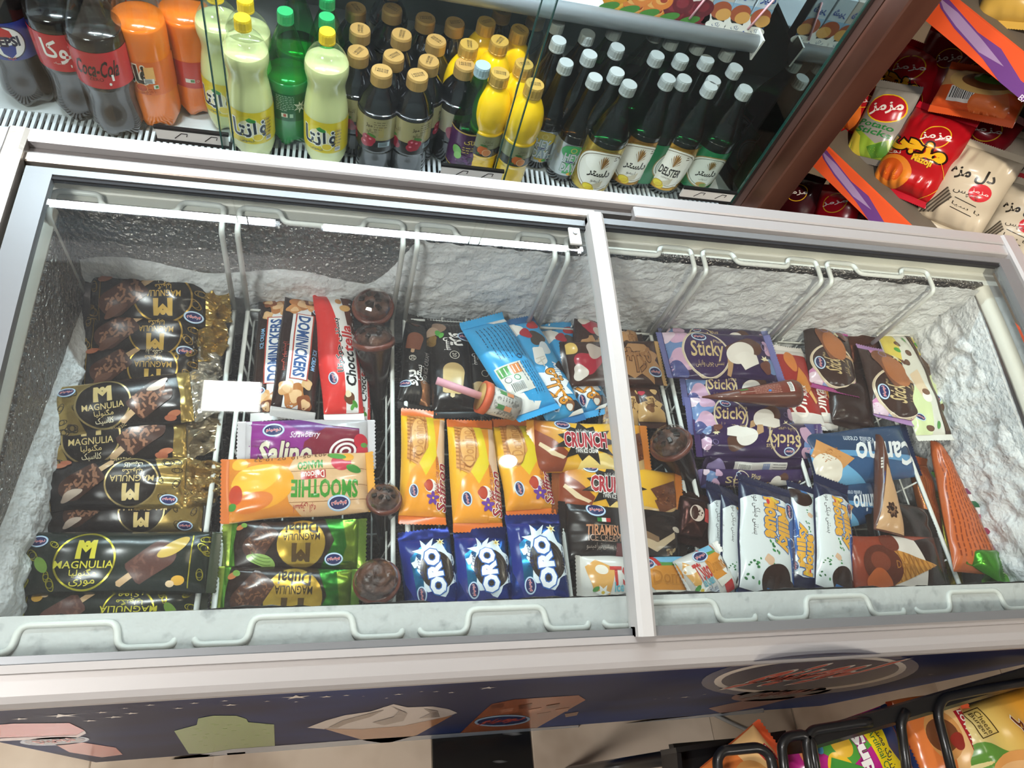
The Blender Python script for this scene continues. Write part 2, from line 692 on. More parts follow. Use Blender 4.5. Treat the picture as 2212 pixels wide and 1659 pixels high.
    def BC(s, u, v, w, h, rot=0, n=14, seed=2, paper='#e8e6e0', ink='#222'):
        """bar code block; w,h in units of Wy/2"""
        c, k, a = s.P(u, v), s.k, math.radians(rot)

        def T(x, y): return c + k * np.array([x * math.cos(a) - y * math.sin(a), x * math.sin(a) + y * math.cos(a)])
        s.put('lettering', [T(-w / 2, -h / 2), T(w / 2, -h / 2), T(w / 2, h / 2), T(-w / 2, h / 2)], [(0, 1, 2), (0, 2, 3)], paper)
        rd = random.Random(seed)
        vv, t = [], []
        x = -w / 2 * 0.85
        while x < w / 2 * 0.85:
            b = rd.uniform(0.25, 1) * w / n / 1.6
            q = len(vv)
            vv += [T(x, -h / 2 * 0.6), T(x + b, -h / 2 * 0.6), T(x + b, h / 2 * 0.85), T(x, h / 2 * 0.85)]
            t += [(q, q + 1, q + 2), (q, q + 2, q + 3)]
            x += b + rd.uniform(0.4, 1) * w / n / 1.4
        s.put('lettering', vv, t, ink)

    def LN(s, u, v, w, n, dv, col, th=0.02, rot=0, seed=1):
        """lines of small print as broken strokes (w in Lx fraction, dv in Wy/2 units)"""
        rd = random.Random(seed)
        c, k, a = s.P(u, v), s.k, math.radians(rot)
        vv, t = [], []
        W_ = w * s.Lx
        for i in range(n):
            x = -W_ / 2
            y = -i * dv * k
            e = W_ / 2 * (1 if i < n - 1 else 0.2)
            while x < e:
                l = rd.uniform(0.3, 1.0) * 0.22 * k
                q = len(vv)
                for xx, yy in ((x, y), (min(x + l, e), y), (min(x + l, e), y + th * k), (x, y + th * k)):
                    vv.append(c + np.array([xx * math.cos(a) - yy * math.sin(a), xx * math.sin(a) + yy * math.cos(a)]))
                t += [(q, q + 1, q + 2), (q, q + 2, q + 3)]
                x += l + 0.05 * k
        s.put('lettering', vv, t, col)

    def emit(s, parent, mats, names=None, stuff=False):
        for kind, its in s.items.items():
            if not its:
                continue
            V, Fc, Cc, Fm = [], [], [], []
            n = 0
            for v, t, col, fl, ly in its:
                vv, tt = subdiv(v, t, s.seg)
                p = s.S(vv[:, 0], vv[:, 1], s.base + s.step * ly)
                V.append(p)
                Fc += [(a + n, b + n, c + n) for a, b, c in tt]
                Cc.append(np.tile(np.array(col), (len(vv), 1)))
                Fm += [fl] * len(tt)
                n += len(vv)
            V = np.concatenate(V)
            mk((names or {}).get(kind, kind), V, Fc, mats, parent, True, np.concatenate(Cc), Fm, 'stuff' if stuff else None)
from mathutils import noise as mnoise

# ---------------------------------------------------------------- the room
def struct(o):
    o['kind'] = 'structure'
    return o


white_pl = mat('white_plastic', '#dcdcd8', 0.45)
fl_base = mat('floor_grout', '#7d756b', 0.8)
fl_beige = mat('beige_marble', '#c9b7a2', 0.25, noise=(6, '#a08c78', 0.45, 0.75), coat=0.2)
fl_black = mat('black_marble', '#141414', 0.15, noise=(5, '#8e8e8e', 0.60, 0.68, (1, 6, 1)), coat=0.3)
floor = struct(MB().box(-3, 4, -3, 3.2, -0.05, -0.008).build('floor', fl_base))
tb = MB().box(-0.2, 0.2, -0.2, 0.2, -0.008, 0, 0.002)
tk = MB().box(-0.1, 0.1, -0.1, 0.1, -0.008, 0, 0.002)
t0 = t1 = None
for ix in range(-2, 4):
    for iy in range(-2, 2):
        cx, cy = 0.614 + 0.602 * (ix - 0) + 0.0, 0.002 + 0.602 * iy
        for dx, dy, w in ((0, 0, 0), (-0.301, 0, 1), (0, -0.301, 1)):
            if w == 1 and (dx == 0 or (ix + iy) % 2):
                continue
            if w == 0:
                if t0 is None:
                    t0 = o = tb.build('tile', fl_beige, floor)
                else:
                    o = t0.copy(); COL.objects.link(o)
            else:
                if t1 is None:
                    t1 = o = tk.build('tile', fl_black, floor)
                else:
                    o = t1.copy(); COL.objects.link(o)
            o.location = (cx + dx, cy + dy, 0)
pl = mat('filler_tile', '#c4b29d', 0.3, noise=(6, '#a59179', 0.45, 0.75))
MB().box(-3, 4, -3, 3.2, -0.0079, -0.0035).build('tile', pl, floor)
ceil_m = mat('ceiling_white', '#d5d2cc', 0.8, bump=(20, 0.1, 0.01))
ceiling = struct(MB().box(-3, 4, -3, 3.2, 2.80, 2.85).build('ceiling', ceil_m))
wall_m = mat('wall_paint', '#b9b0a6', 0.7)
struct(MB().box(-3, 4, 3.15, 3.25, 0, 2.8).build('wall_back', wall_m))
struct(MB().box(-3.1, -3, -3, 3.2, 0, 2.8).build('wall_left', wall_m))
struct(MB().box(4, 4.1, -3, 3.2, 0, 2.8).build('wall_right', wall_m))

lamp_on = mat('lamp_glow', '#ffffff', 0.5, emit=9.0, ecol=(1.0, 0.97, 0.92))
lamp_rim = mat('lamp_rim', '#d8d8d8', 0.4)


def lamp_panel(x, y, sx, sy, label):
    r = tag(empty('ceiling_lamp', (x, y, 2.80)), label, 'ceiling lamp')
    MB().box(-sx / 2 - .012, sx / 2 + .012, -sy / 2 - .012, sy / 2 + .012, -0.022, 0).build('frame', lamp_rim, r)
    MB().box(-sx / 2, sx / 2, -sy / 2, sy / 2, -0.028, -0.0225).build('diffuser', lamp_on, r)


def lamp_round(x, y, rad, label):
    r = tag(empty('ceiling_lamp', (x, y, 2.80)), label, 'ceiling lamp')
    v, f = lathe([(rad + .012, -.018), (rad + .012, 0)], 32)
    mk('frame', v, f, lamp_rim, r, False)
    v, f = lathe([(rad, -.026), (rad, -.0182)], 32)
    mk('diffuser', v, f, lamp_on, r, False)


lamp_panel(-0.36, 0.87, 0.20, 0.16, 'small rectangular ceiling lamp mirrored in the left freezer lid')
lamp_panel(-1.30, -0.75, 0.58, 0.58, 'unseen square ceiling lamp added behind the viewer on the left')
lamp_panel(1.60, -1.30, 0.58, 0.58, 'unseen square ceiling lamp added behind the viewer on the right')
lamp_round(0.665, 0.55, 0.036, 'round ceiling downlight mirrored as a white dot in the glass')
lamp_round(3.2, 1.2, 0.05, 'unseen round warm downlight added far to the right')

sp_ = tag(empty('added_spotlight', (0.20, -0.90, 2.80)), 'unseen black spotlight added behind the viewer to brighten the snack rack', 'spotlight')  # made-up fixture around the added rack light
bk_ = mat('spot_housing', '#1a1a1a', .4)
MB().tube([(0, 0, 0), (0, 0, -.06)], .01, 10).build('stem', bk_, sp_)
ax_ = np.array([1.0, 1.95, -1.95]) / np.linalg.norm([1.0, 1.95, -1.95])
MB().tube([np.array([0, 0, -.085]) - ax_ * .05, np.array([0, 0, -.085]), np.array([0, 0, -.085]) + ax_ * .012], [.03, .045, .05], 20).build('housing', bk_, sp_, True)

# ---------------------------------------------------------------- freezer
YB = 0.664


def zl(Y):
    s = max(YB - Y, 0)
    return 0.88 - 0.018 * s - 0.19 * s * s


def arc(x, y0, y1, dz=0.0, n=18):
    return [(x, y, zl(y) + dz) for y in np.linspace(y0, y1, n)]


alu = mat('brushed_aluminium', '#a89c92', 0.36, 0.75, bump=(260, 0.12, 0.001))
cream_m = mat('cream_flange', '#d2cfc4', 0.5)
alu_w = mat('pale_frame', '#b2afaf', 0.36, 0.35)
alu_grey = mat('grey_frame', '#808284', 0.40, 0.35)
dark_gap = mat('rubber_gasket', '#1d1d20', 0.7)
liner_m = mat('stucco_liner', '#857f7a', 0.30, 0.8, bump=(120, 1.0, 0.02))
ledge_m = mat('frosted_ledge', '#c6c8c6', 0.6, noise=(60, '#a2a4a4', 0.58, 0.75), bump=(90, 0.4, 0.004))
frost_m = mat('frost', '#e6e7e7', 0.75, noise=(14, '#d4d4d4', 0.42, 0.68), bump=(110, 0.6, 0.008))
body_m = mat('freezer_body', '#131c40', 0.5, noise=(2.2, '#163a78', 0.42, 0.66), spec=.25)

fz = tag(empty('chest_freezer', (0.34, 0.40, 0)), 'long glass-topped chest freezer with a dark blue starry front', 'freezer')
OFF = Vector((0.34, 0.40, 0))


def fp(mb, name, mt, smooth=False, parent=None):
    mb.v = [(a - OFF.x, b - OFF.y, c) for a, b, c in mb.v]
    return mb.build(name, mt, parent or fz, smooth)


XL, XR = -0.372, 1.054
# outer cabinet: four walls around the tub
b = MB()
b.box(XL + .006, XR - .006, 0.100, 0.114, 0.062, 0.792)
fp(b, 'front_panel', body_m)
side_m = mat('freezer_side', '#c9c9c9', 0.5)
b = MB().box(XL + .006, XL + .02, 0.1142, 0.70, 0.062, 0.786).box(XR - .02, XR - .006, 0.1142, 0.70, 0.062, 0.786)
b.box(XL + .02, XR - .02, 0.688, 0.70, 0.062, 0.84).box(XL + .02, XR - .02, 0.1142, 0.688, 0.062, 0.085)
fp(b, 'cabinet', side_m)
for x in (XL + .08, XR - .08):
    for y in (.15, .64):
        fp(MB().tube([(x, y, 0.0), (x, y, .062)], .022, 10), 'foot', dark_gap)
# front lip: step, broad face, rounded edge
prof = [(.1305, .8185), (.1235, .8175), (.1230, .8145), (.1060, .8105), (.1005, .8075), (.0975, .8020), (.0970, .7960), (.0990, .7915), (.1300, .7915)]
v = [(x - OFF.x, y - OFF.y, z) for x in (XL, XR) for y, z in prof]
n = len(prof)
f = [(i, (i + 1) % n, n + (i + 1) % n, n + i) for i in range(n)] + [tuple(range(n))[::-1], tuple(range(n, 2 * n))]
mk('front_lip', v, f, mat('lip_enamel', '#aba6a3', 0.42, 0.1), fz, False)
# curved side frames
fp(MB().sweep(arc(XL, .10, .705), [(0, -.03), (.022, -.03), (.022, .006), (.018, .009), (.003, .009), (0, .006)]), 'side_frame', alu, False)
fp(MB().sweep(arc(XR, .10, .705), [(0, -.03), (0, .006), (-.003, .009), (-.022, .009), (-.026, .006), (-.026, -.03)]), 'side_frame', alu_w, False)
# back frame: white outer strip, dark channel on the left part, aluminium rail
fp(MB().box(XL, XR, .6885, .7090, .84, .886, .002), 'back_frame', alu_w)
fp(MB().box(XL + .022, .392, .6770, .6884, .84, .8745), 'slide_channel', mat('channel_metal', '#6f6b69', 0.4, 0.6))
fp(MB().box(XL + .022, .335, .6630, .6768, .84, .880, .0015), 'slide_rail', alu)
fp(MB().box(.392, XR - .024, .6690, .6884, .84, .8835, .0015), 'slide_rail', alu_w)
fp(MB().box(XL + .022, XR - .026, .6590, .6629, .858, .868), 'gasket', dark_gap)
fp(MB().box(XL + .022, XR - .026, .6590, .6629, .82, .8579), 'inner_wall', cream_m)
# inner ledge and tub
X0, X1, Y0, Y1 = -0.322, 0.992, 0.178, 0.634
b = MB()
b.sweep(arc(0, .131, Y0, -.034, 4), [(XL + .022, -.006), (XR - .026, -.006), (XR - .026, .0), (XL + .022, .0)])
fp(b, 'front_ledge', ledge_m)
b = MB()
b.sweep(arc(0, Y1, .659, -.034, 4), [(XL + .022, -.006), (XR - .026, -.006), (XR - .026, .0), (XL + .022, .0)])
fp(b, 'back_ledge', cream_m)
fp(MB().sweep(arc(0, Y0, Y1, -.034), [(XL + .022, -.006), (X0 - .018, -.006), (X0 - .018, 0), (XL + .022, 0)]), 'side_ledge', ledge_m)
fp(MB().sweep(arc(0, Y0, Y1, -.034), [(X1 + .016, -.006), (XR - .026, -.006), (XR - .026, 0), (X1 + .016, 0)]), 'side_ledge', ledge_m)
fp(MB().sweep(arc(0, Y0, Y1, -.034), [(X0 - .018, -.010), (X0, -.016), (X0, -.012), (X0 - .004, -.004), (X0 - .018, .001)]), 'flange', cream_m, True)
fp(MB().sweep(arc(0, Y0, Y1, -.034), [(X1, -.016), (X1 + .016, -.010), (X1 + .016, .001), (X1 + .004, -.004), (X1, -.012)]), 'flange', cream_m, True)
ZT = 0.40
fp(MB().box(X0 - .006, X1 + .006, Y1, Y1 + .006, ZT, .846), 'liner_back', liner_m)
fp(MB().box(X0 - .006, X1 + .006, Y0 - .006, Y0, ZT, .782), 'liner_front', liner_m)
b = MB()
for x in (X0 - .006, X1):
    b = MB()
    b.box(x, x + .006, Y0, Y1, ZT, .776)
    b.add([(x, Y0, .776), (x + .006, Y0, .776), (x, Y1, .776), (x + .006, Y1, .776), (x, Y1, .828), (x + .006, Y1, .828)],
          [(0, 2, 4), (1, 5, 3), (0, 4, 5, 1), (2, 3, 5, 4), (0, 1, 3, 2)])
    fp(b, 'liner_side', liner_m if x < 0 else frost_m)
fp(MB().box(X0, X1, Y0, Y1, ZT - .01, ZT), 'liner_floor', liner_m)


def frost(name, org, ua, va, nu, nv, depth, nrm, seed, fade):
    org, ua, va, nrm = map(np.array, (org, ua, va, nrm))
    v, f = [], []
    for j in range(nv + 1):
        for i in range(nu + 1):
            a, c = i / nu, j / nv
            p = org + ua * a + va * c
            q = Vector(p * 1.0) * 9 + Vector((seed, 0, 0))
            h = 0.6 + 0.26 * mnoise.fractal(q, 0.9, 2.1, 5) + 0.30 * mnoise.noise(Vector(p) * 55) + 0.16 * mnoise.noise(Vector(p) * 130)
            h = max(h, 0) * depth * fade(a, c)
            v.append(p + nrm * (h - 0.0008))
    for j in range(nv):
        for i in range(nu):
            k = j * (nu + 1) + i
            f.append((k, k + 1, k + nu + 2, k + nu + 1))
    v = [(a - OFF.x, b_ - OFF.y, c) for a, b_, c in v]
    return mk(name, v, f, frost_m, fz, True)


sm = lambda t: max(0.0, min(1.0, t)) ** 2 * (3 - 2 * max(0.0, min(1.0, t)))
def fr_back(a, c):
    lim = .50 + .04 * math.sin(a * 40) + .75 * sm((a - .27) / .10)
    return 1 - sm((c - lim) / .12)


frost('frost', (X0, Y1, .60), (X1 - X0, 0, 0), (0, 0, .242), 240, 52, .013, (0, -1, 0), 1.3, fr_back)
frost('frost', (X1, Y1, .58), (0, Y0 - Y1, 0), (0, 0, .215), 90, 44, .026, (-1, 0, 0), 4.1, lambda a, c: 1.0)
frost('frost', (X0, Y0, .56), (0, Y1 - Y0, 0), (0, 0, .22), 80, 40, .024, (1, 0, 0), 7.7, lambda a, c: 1 - sm((c - (.86 - .42 * a)) / .16))
frost('frost', (X0, Y0, .60), (X1 - X0, 0, 0), (0, 0, .182), 200, 34, .008, (0, 1, 0), 2.2, lambda a, c: 1.0)

# printed front: night sky with stars, ice lollies and the oval mark
def front_canvas(): return Canvas(XR - XL - .02, .72, lambda x, y, o: np.stack([x + (XL + XR) / 2 - OFF.x, np.full_like(x, .100 - OFF.y) - o, y + .43], 1), seg=.2, base=.0003, step=.0002)


FD = front_canvas()


def done(nm, stuff=False):
    global FD
    FD.emit(fz, [film(), foil()], {'artwork': nm, 'lettering': nm + '_lettering', 'logo': nm}, stuff)
    FD = front_canvas()



def fuv(x, y):
    p = QY(x, y, .0995)
    return ((p[0] - (XL + XR) / 2) / (FD.Lx / 2), (p[2] - .43) / (FD.Wy / 2))


def fpoly(pts, col): FD.PL([fuv(*p) for p in pts], col)


def fell(cx, cy, rx, ry, slope, col):
    fpoly([(cx + rx * math.cos(q), cy + slope * rx * math.cos(q) + ry * math.sin(q)) for q in np.linspace(0, 2 * math.pi, 40, endpoint=False)], col)


def ftxt(cx, cy, w, h, slope, col, out=None):
    (u0, v0), (u1, v1) = fuv(cx - w / 2, cy - slope * w / 2), fuv(cx + w / 2, cy + slope * w / 2)
    (ua, va), (ub, vb) = fuv(cx, cy - h / 2), fuv(cx, cy + h / 2)
    FD.TX('دومینو', *fuv(cx, cy), abs(u1 - u0) / 2, col, h=abs(va - vb) / 2, bold=.035, out=out, ow=.04)



fpoly([(-300, 1640), (740, 1640), (1150, 1585), (1650, 1530), (1650, 1539), (1150, 1596), (740, 1640)], '#8fa0b4')
fpoly([(-60, 1640), (368, 1640), (500, 1618), (740, 1600), (1000, 1583), (1250, 1566), (1250, 1590), (740, 1640)], '#a8b3c0')
done('printed_clouds')
fpoly([(-60, 1570), (30, 1563), (150, 1562), (183, 1578), (165, 1588), (60, 1592), (-60, 1595)], '#cf4658')
fpoly([(-60, 1597), (60, 1592), (165, 1588), (183, 1578), (186, 1584), (165, 1594), (60, 1598), (-60, 1603)], '#d9c8cc')
done('printed_red_lolly')
for (x, y), s_ in {(135, 1546): 1.0, (45, 1553): .5, (195, 1557): .5, (220, 1539): .4, (248, 1549): .6, (285, 1541): .5, (325, 1523): .35, (270, 1530): .25, (385, 1530): .4, (420, 1519): .35, (485, 1514): .3,
                   (498, 1523): .55, (577, 1515): .25, (640, 1506): 1.0, (705, 1505): .5, (748, 1502): .3, (640, 1516): .2, (860, 1500): .4, (835, 1508): .2, (942, 1494): .3, (975, 1496): .35, (1053, 1486): .7, (910, 1494): .2, (785, 1504): .15,
                   (1480, 1506): .6, (1445, 1508): .25, (1415, 1510): .25, (1522, 1500): .3, (1560, 1497): .2, (1620, 1500): .3, (1640, 1492): .3, (1810, 1476): .4, (1835, 1474): .3, (1860, 1472): .3, (2010, 1457): .4, (1935, 1463): .25}.items():
    u, v_ = fuv(x, y)
    FD.ST(u, v_, .042 * s_, .015 * s_, 5, '#e9dfd6', rot=90)
done('printed_stars', True)
g = '#7fa04c'
fpoly([(376, 1579), (425, 1566), (428, 1552), (460, 1546), (510, 1546), (532, 1553), (536, 1560), (592, 1565), (594, 1615), (560, 1622), (480, 1628), (408, 1628)], g)
for i in range(26):
    x, y = random.Random(i).uniform(400, 585), random.Random(i + 50).uniform(1562, 1615)
    u, v_ = fuv(x, y)
    FD.E(u, v_, .010, .004, '#c2d08a', n=6)
fpoly([(490, 1627), (530, 1624), (530, 1629), (492, 1632)], '#c08a5a')
done('printed_green_lolly')
fpoly([(663, 1572), (705, 1556), (745, 1545), (800, 1537), (850, 1521), (880, 1528), (935, 1526), (970, 1532), (988, 1540), (960, 1550), (870, 1570), (780, 1575), (700, 1575)], '#d4c8c0')
fpoly([(700, 1574), (780, 1575), (870, 1568), (978, 1545), (900, 1588), (835, 1606), (790, 1600)], '#b67f58')
fpoly([(708, 1572), (740, 1556), (800, 1540), (830, 1533), (800, 1548), (750, 1562), (728, 1572)], '#86766c')
fpoly([(805, 1560), (850, 1548), (862, 1535), (845, 1525), (880, 1540), (872, 1556), (830, 1566)], '#978a82')
fpoly([(905, 1552), (930, 1540), (915, 1530), (945, 1535), (950, 1548)], '#978a82')
done('printed_cream_cone')
fpoly([(985, 1592), (1040, 1540), (1062, 1521), (1110, 1511), (1250, 1502), (1265, 1512), (1160, 1572), (1100, 1585)], '#9a5638')
for i in range(9):
    x, y = 1060 + i * 20, 1524 + (i % 3) * 9
    fpoly([(x, y), (x + 30, y - 5), (x + 26, y + 3), (x + 2, y + 7)], ('#6b3722', '#b9785a', '#7b4630')[i % 3])
fell(1085, 1556, 60, 12, -.06, '#9db7cf'); fell(1085, 1556, 54, 9, -.06, '#22305e'); ftxt(1085, 1556, 80, 10, -.06, '#c6503e')
done('printed_chocolate_bar')
fell(1750, 1457, 235, 44, -.075, '#24355f'); fell(1750, 1457, 208, 36, -.075, '#f2e4d4'); fell(1750, 1457, 192, 31, -.075, '#1d2142')
ftxt(1752, 1457, 240, 34, -.08, '#e0442e', '#f0e0d0')
done('oval_emblem')
fell(1690, 1497, 110, 14, -.10, '#8c3f37'); fell(1690, 1497, 95, 10, -.10, '#24243f'); ftxt(1690, 1497, 130, 13, -.1, '#b04a3c')
done('small_emblem')
fpoly([(1530, 1530), (1600, 1515), (1700, 1502), (1720, 1506), (1640, 1526), (1560, 1542)], '#8e3a2e')
done('printed_red_scoop')
fell(118, 1600, 75, 10, -.04, '#8aa3c4'); fell(118, 1600, 66, 8, -.04, '#2a3564'); ftxt(118, 1600, 95, 9, -.04, '#d44f52')
done('small_emblem')
fpoly([(115, 1606), (180, 1604), (250, 1615), (265, 1630), (220, 1636), (150, 1625)], '#c4453c')
done('printed_red_cone')

# sliding curved glass lids
lid_glass = pane_mat('lid_glass', (0.95, 0.975, 0.97), 0.045, 0.0, 0.009, (0.78, 0.80, 0.86), 7)


def lid(x0, x1, dz, fl_, fr_, bar_m):
    r = bpy.data.objects.new('glass_lid', None)
    COL.objects.link(r)
    r.parent = fz
    ya, yb = .139, .6465
    g_ = MB().slab(arc(0, ya - .004, yb + .002, dz, 60), x0 + .004, x1 - .004, .004)
    fp(g_, 'pane', lid_glass, True, r)
    fw = .0095
    fp(MB().sweep(arc(x0, ya - fw, yb + fw, dz, 26), fl_), 'lid_frame', bar_m, False, r)
    fp(MB().sweep(arc(x1, ya - fw, yb + fw, dz, 26), fr_), 'lid_frame', alu_grey, False, r)
    for y0, y1 in ((ya - fw, ya), (yb, yb + fw)):
        fp(MB().sweep(arc(0, y0, y1, dz, 3), [(x0, -.006), (x1, -.006), (x1, .005), (x0, .005)]), 'lid_frame', alu_grey, False, r)
    fp(MB().sweep(arc(0, yb - .005, yb - .0002, dz, 3), [(x0 + .022, -.003), (x1 - .01, -.003), (x1 - .01, .0032), (x0 + .022, .0032)]), 'gasket', dark_gap, False, r)
    return r


lid(-.346, .330, -.006, [(0, -.006), (.028, -.006), (.028, .005), (0, .005)], [(-.006, -.008), (0, -.008), (0, .004), (-.006, .004)], alu_grey)
lid(.318, 1.020, .002, [(0, -.012), (.0205, -.012), (.0205, .012), (.016, .016), (.004, .016), (0, .012)], [(-.024, -.006), (0, -.006), (0, .005), (-.024, .005)], mat('bar_enamel', '#c9c7c4', .4, .1))

z_ = zl(.628) - .002
fp(MB().box(.292, .308, .612, .640, z_, z_ + .004, .001), 'lid_stop', white_pl)
fp(MB().tube([(.300, .630, z_ + .0042), (.300, .630, z_ + .0062)], .003, 10), 'screw', mat('steel', '#8a8a8a', .3, .9))

# ---------------------------------------------------------------- wire baskets
wire_m = mat('white_coated_wire', '#dfe0da', 0.4, coat=0.2)
BX = [-.333, -.130, .087, .290, .496, .702, .902]
BL_ = ['white wire basket of dark gold-printed ice lollies at the left end', 'white wire basket second from the left, below the mirrored lamp', 'white wire basket holding the blue cookie and orange wafer packs',
       'white wire basket under the divider bar of the two lids', 'white wire basket holding the purple and white ice lollies', 'white wire basket at the right end of the freezer']
for i in range(6):
    x0, x1 = BX[i] + .005, BX[i + 1] - .005
    w = x1 - x0
    zr, zfr, zb, zo = .839, .7865, .685, .575
    B = tag(empty('wire_basket', ((x0 + x1) / 2, .41, zo)), BL_[i], 'basket', 'wire baskets hung in the freezer')
    ox, oy, oz = (x0 + x1) / 2, .41, zo

    def wp(mb, name): 
        mb.v = [(a - ox, b_ - oy, c - oz) for a, b_, c in mb.v]
        mb.build(name, wire_m, B, True)
    R_ = .0035
    a_, c_ = x0 + .004, x1 - .004
    fr = [(a_, .186, zb), (a_, .182, zfr - .02), (a_, .146, zfr + .002), (a_ + .048, .146, zfr + .002), (a_ + .052, .170, zfr + .004), (c_ - .052, .170, zfr + .004), (c_ - .048, .146, zfr + .002), (c_, .146, zfr + .002), (c_, .182, zfr - .02), (c_, .186, zb)]
    wp(MB().tube(bev(fr, .009, 4), R_, 8), 'front_hook')
    re = [(a_, .612, zb), (a_, .612, zr + .008), (a_, .650, zr + .0095), (a_ + .048, .650, zr + .0095), (a_ + .052, .632, zr + .010), (c_ - .052, .632, zr + .010), (c_ - .048, .650, zr + .0095), (c_, .650, zr + .0095), (c_, .612, zr + .008), (c_, .612, zb)]
    re = [(p, min(q, .6305) if zz < zr else min(q, .650), zz) for p, q, zz in re]
    wp(MB().tube(bev(re, .009, 4), R_, 8), 'back_hook')
    wp(MB().tube([(a_, .186, zb), (a_, .612, zb), (c_, .612, zb), (c_, .186, zb)], R_, 8, closed=True), 'rim')
    wp(MB().tube([(a_ + .006, .190, zb - .03), (a_ + .006, .616, zb - .03), (c_ - .006, .616, zb - .03), (c_ - .006, .190, zb - .03)], .0016, 6, closed=True), 'lower_ring')
    for k in range(11):
        y = .20 + .41 * k / 10
        wp(MB().tube(bev([(a_, y, zb), (a_ + .010, y, zo + .002), (c_ - .010, y, zo + .002), (c_, y, zb)], .01, 3), .0014, 6), 'cross_wire')
    for k in range(5):
        x = a_ + .02 + (w - .048) * k / 4
        wp(MB().tube(bev([(x, .186, zb), (x, .194, zo + .004), (x, .612, zo + .004), (x, .620, zb)], .01, 3), .0014, 6), 'cross_wire')

cb = [Q(x, y, .004) for x, y in ((1545, 1545), (1600, 1572), (1650, 1590), (1720, 1602), (1800, 1600))]
tag(MB().tube(bev(cb, .05, 5), .004, 8).build('power_cable', mat('grey_cable', '#8d8982', .6), None, True), 'thin grey cable on the floor below the freezer front', 'cable')

# ---------------------------------------------------------------- drinks fridge
ZF = 0.49
fr_white = mat('fridge_enamel', '#dfe4e8', 0.4)
fr_dark = mat('fridge_back', '#8b9a9a', 0.45, 0.2)
mirror_m = mat('mirror_side', '#9aa4a4', 0.03, 1.0)
FX0, FX1, FY0, FY1 = -1.0, .848, 1.10, 1.62
fg = tag(empty('drinks_fridge', (-.07, 1.36, 0)), 'white drinks fridge with sliding glass doors behind the freezer', 'fridge')
G = Vector((-.07, 1.36, 0))


def gp(mb, name, mt, smooth=False, parent=None):
    mb.v = [(a - G.x, b_ - G.y, c) for a, b_, c in mb.v]
    return mb.build(name, mt, parent or fg, smooth)


gp(MB().box(FX0, FX1, FY1, FY1 + .02, ZF, 1.62), 'back_wall', fr_dark)
gp(MB().box(FX0 - .02, FX0, FY0, FY1 + .02, 0, 1.75), 'side_wall', fr_white)
gp(MB().box(FX1, FX1 + .008, FY0, FY1 + .02, ZF, 1.62), 'mirror_wall', mirror_m)
gp(MB().box(FX0, FX1, FY0 + .066, FY1, ZF - .02, ZF), 'floor_panel', fr_white)
gp(MB().box(FX0, FX1, FY0 - .06, FY1, 0.05, ZF - .03), 'plinth', fr_white)
gp(MB().box(FX0, FX1, FY0 - .06, FY0 + .02, ZF - .03, ZF), 'front_sill', fr_white)
gp(MB().box(FX0, FX1, FY0 + .02, FY0 + .0655, ZF - .028, ZF - .022), 'vent_tray', mat('vent_dark', '#23272a', 0.7))
vs = None
for k in range(166):
    x = FX0 + .008 + k * .0112
    if x > FX1 - .006:
        break
    if vs is None:
        vs = MB().box(-.0028, .0028, -.0226, .0226, -.006, 0).build('vent_slat', fr_white, fg)
        o = vs
    else:
        o = vs.copy(); COL.objects.link(o)
    o.location = (x - G.x, FY0 + .0428 - G.y, ZF)
gp(MB().box(FX0 - .02, FX1 + .07, FY0 - .06, FY1 + .02, 1.62, 1.75), 'canopy', fr_white)
led = mat('led_glow', '#ffffff', 0.5, emit=14.0, ecol=(0.86, 0.90, 1.0))
gp(MB().box(-.66, -.13, 1.138, 1.162, 1.594, 1.62).box(-.05, .64, 1.138, 1.162, 1.594, 1.62), 'led_housing', lamp_rim)
gp(MB().box(-.66, -.14, 1.146, 1.154, 1.589, 1.5939), 'led_strip', led)
gp(MB().box(-.045, .63, 1.146, 1.154, 1.589, 1.5939), 'led_strip', led)
# shelf for cartons
SY, SZ = 1.27, .795
rail_m = mat('shelf_rail', '#9fa6aa', 0.35, 0.3)
gp(MB().box(FX0 + .01, .80, SY + .012, FY1 - .01, SZ - .010, SZ), 'shelf', fr_white)
rp = [(0, -.022), (-.008, -.021), (-.014, -.014), (-.016, -.002), (-.012, .008), (-.004, .013), (.004, .012), (.012, .004), (.012, -.010)]
v = [(x - G.x, SY + a - G.y, SZ + c) for x in (FX0 + .01, .800) for a, c in rp]
n = len(rp)
mk('shelf_rail', v, [(i, (i + 1) % n, n + (i + 1) % n, n + i) for i in range(n)] + [tuple(range(n))[::-1], tuple(range(n, 2 * n))], rail_m, fg, True)
gp(MB().add([(.8005, SY - .02, SZ + .016), (.8005, SY - .012, SZ - .034), (.8005, SY + .03, SZ - .016), (.8005, SY + .03, SZ + .016),
             (.8045, SY - .02, SZ + .016), (.8045, SY - .012, SZ - .034), (.8045, SY + .03, SZ - .016), (.8045, SY + .03, SZ + .016)],
            [(3, 2, 1, 0), (4, 5, 6, 7), (0, 1, 5, 4), (1, 2, 6, 5), (2, 3, 7, 6), (3, 0, 4, 7)]), 'rail_end_cap', white_pl)
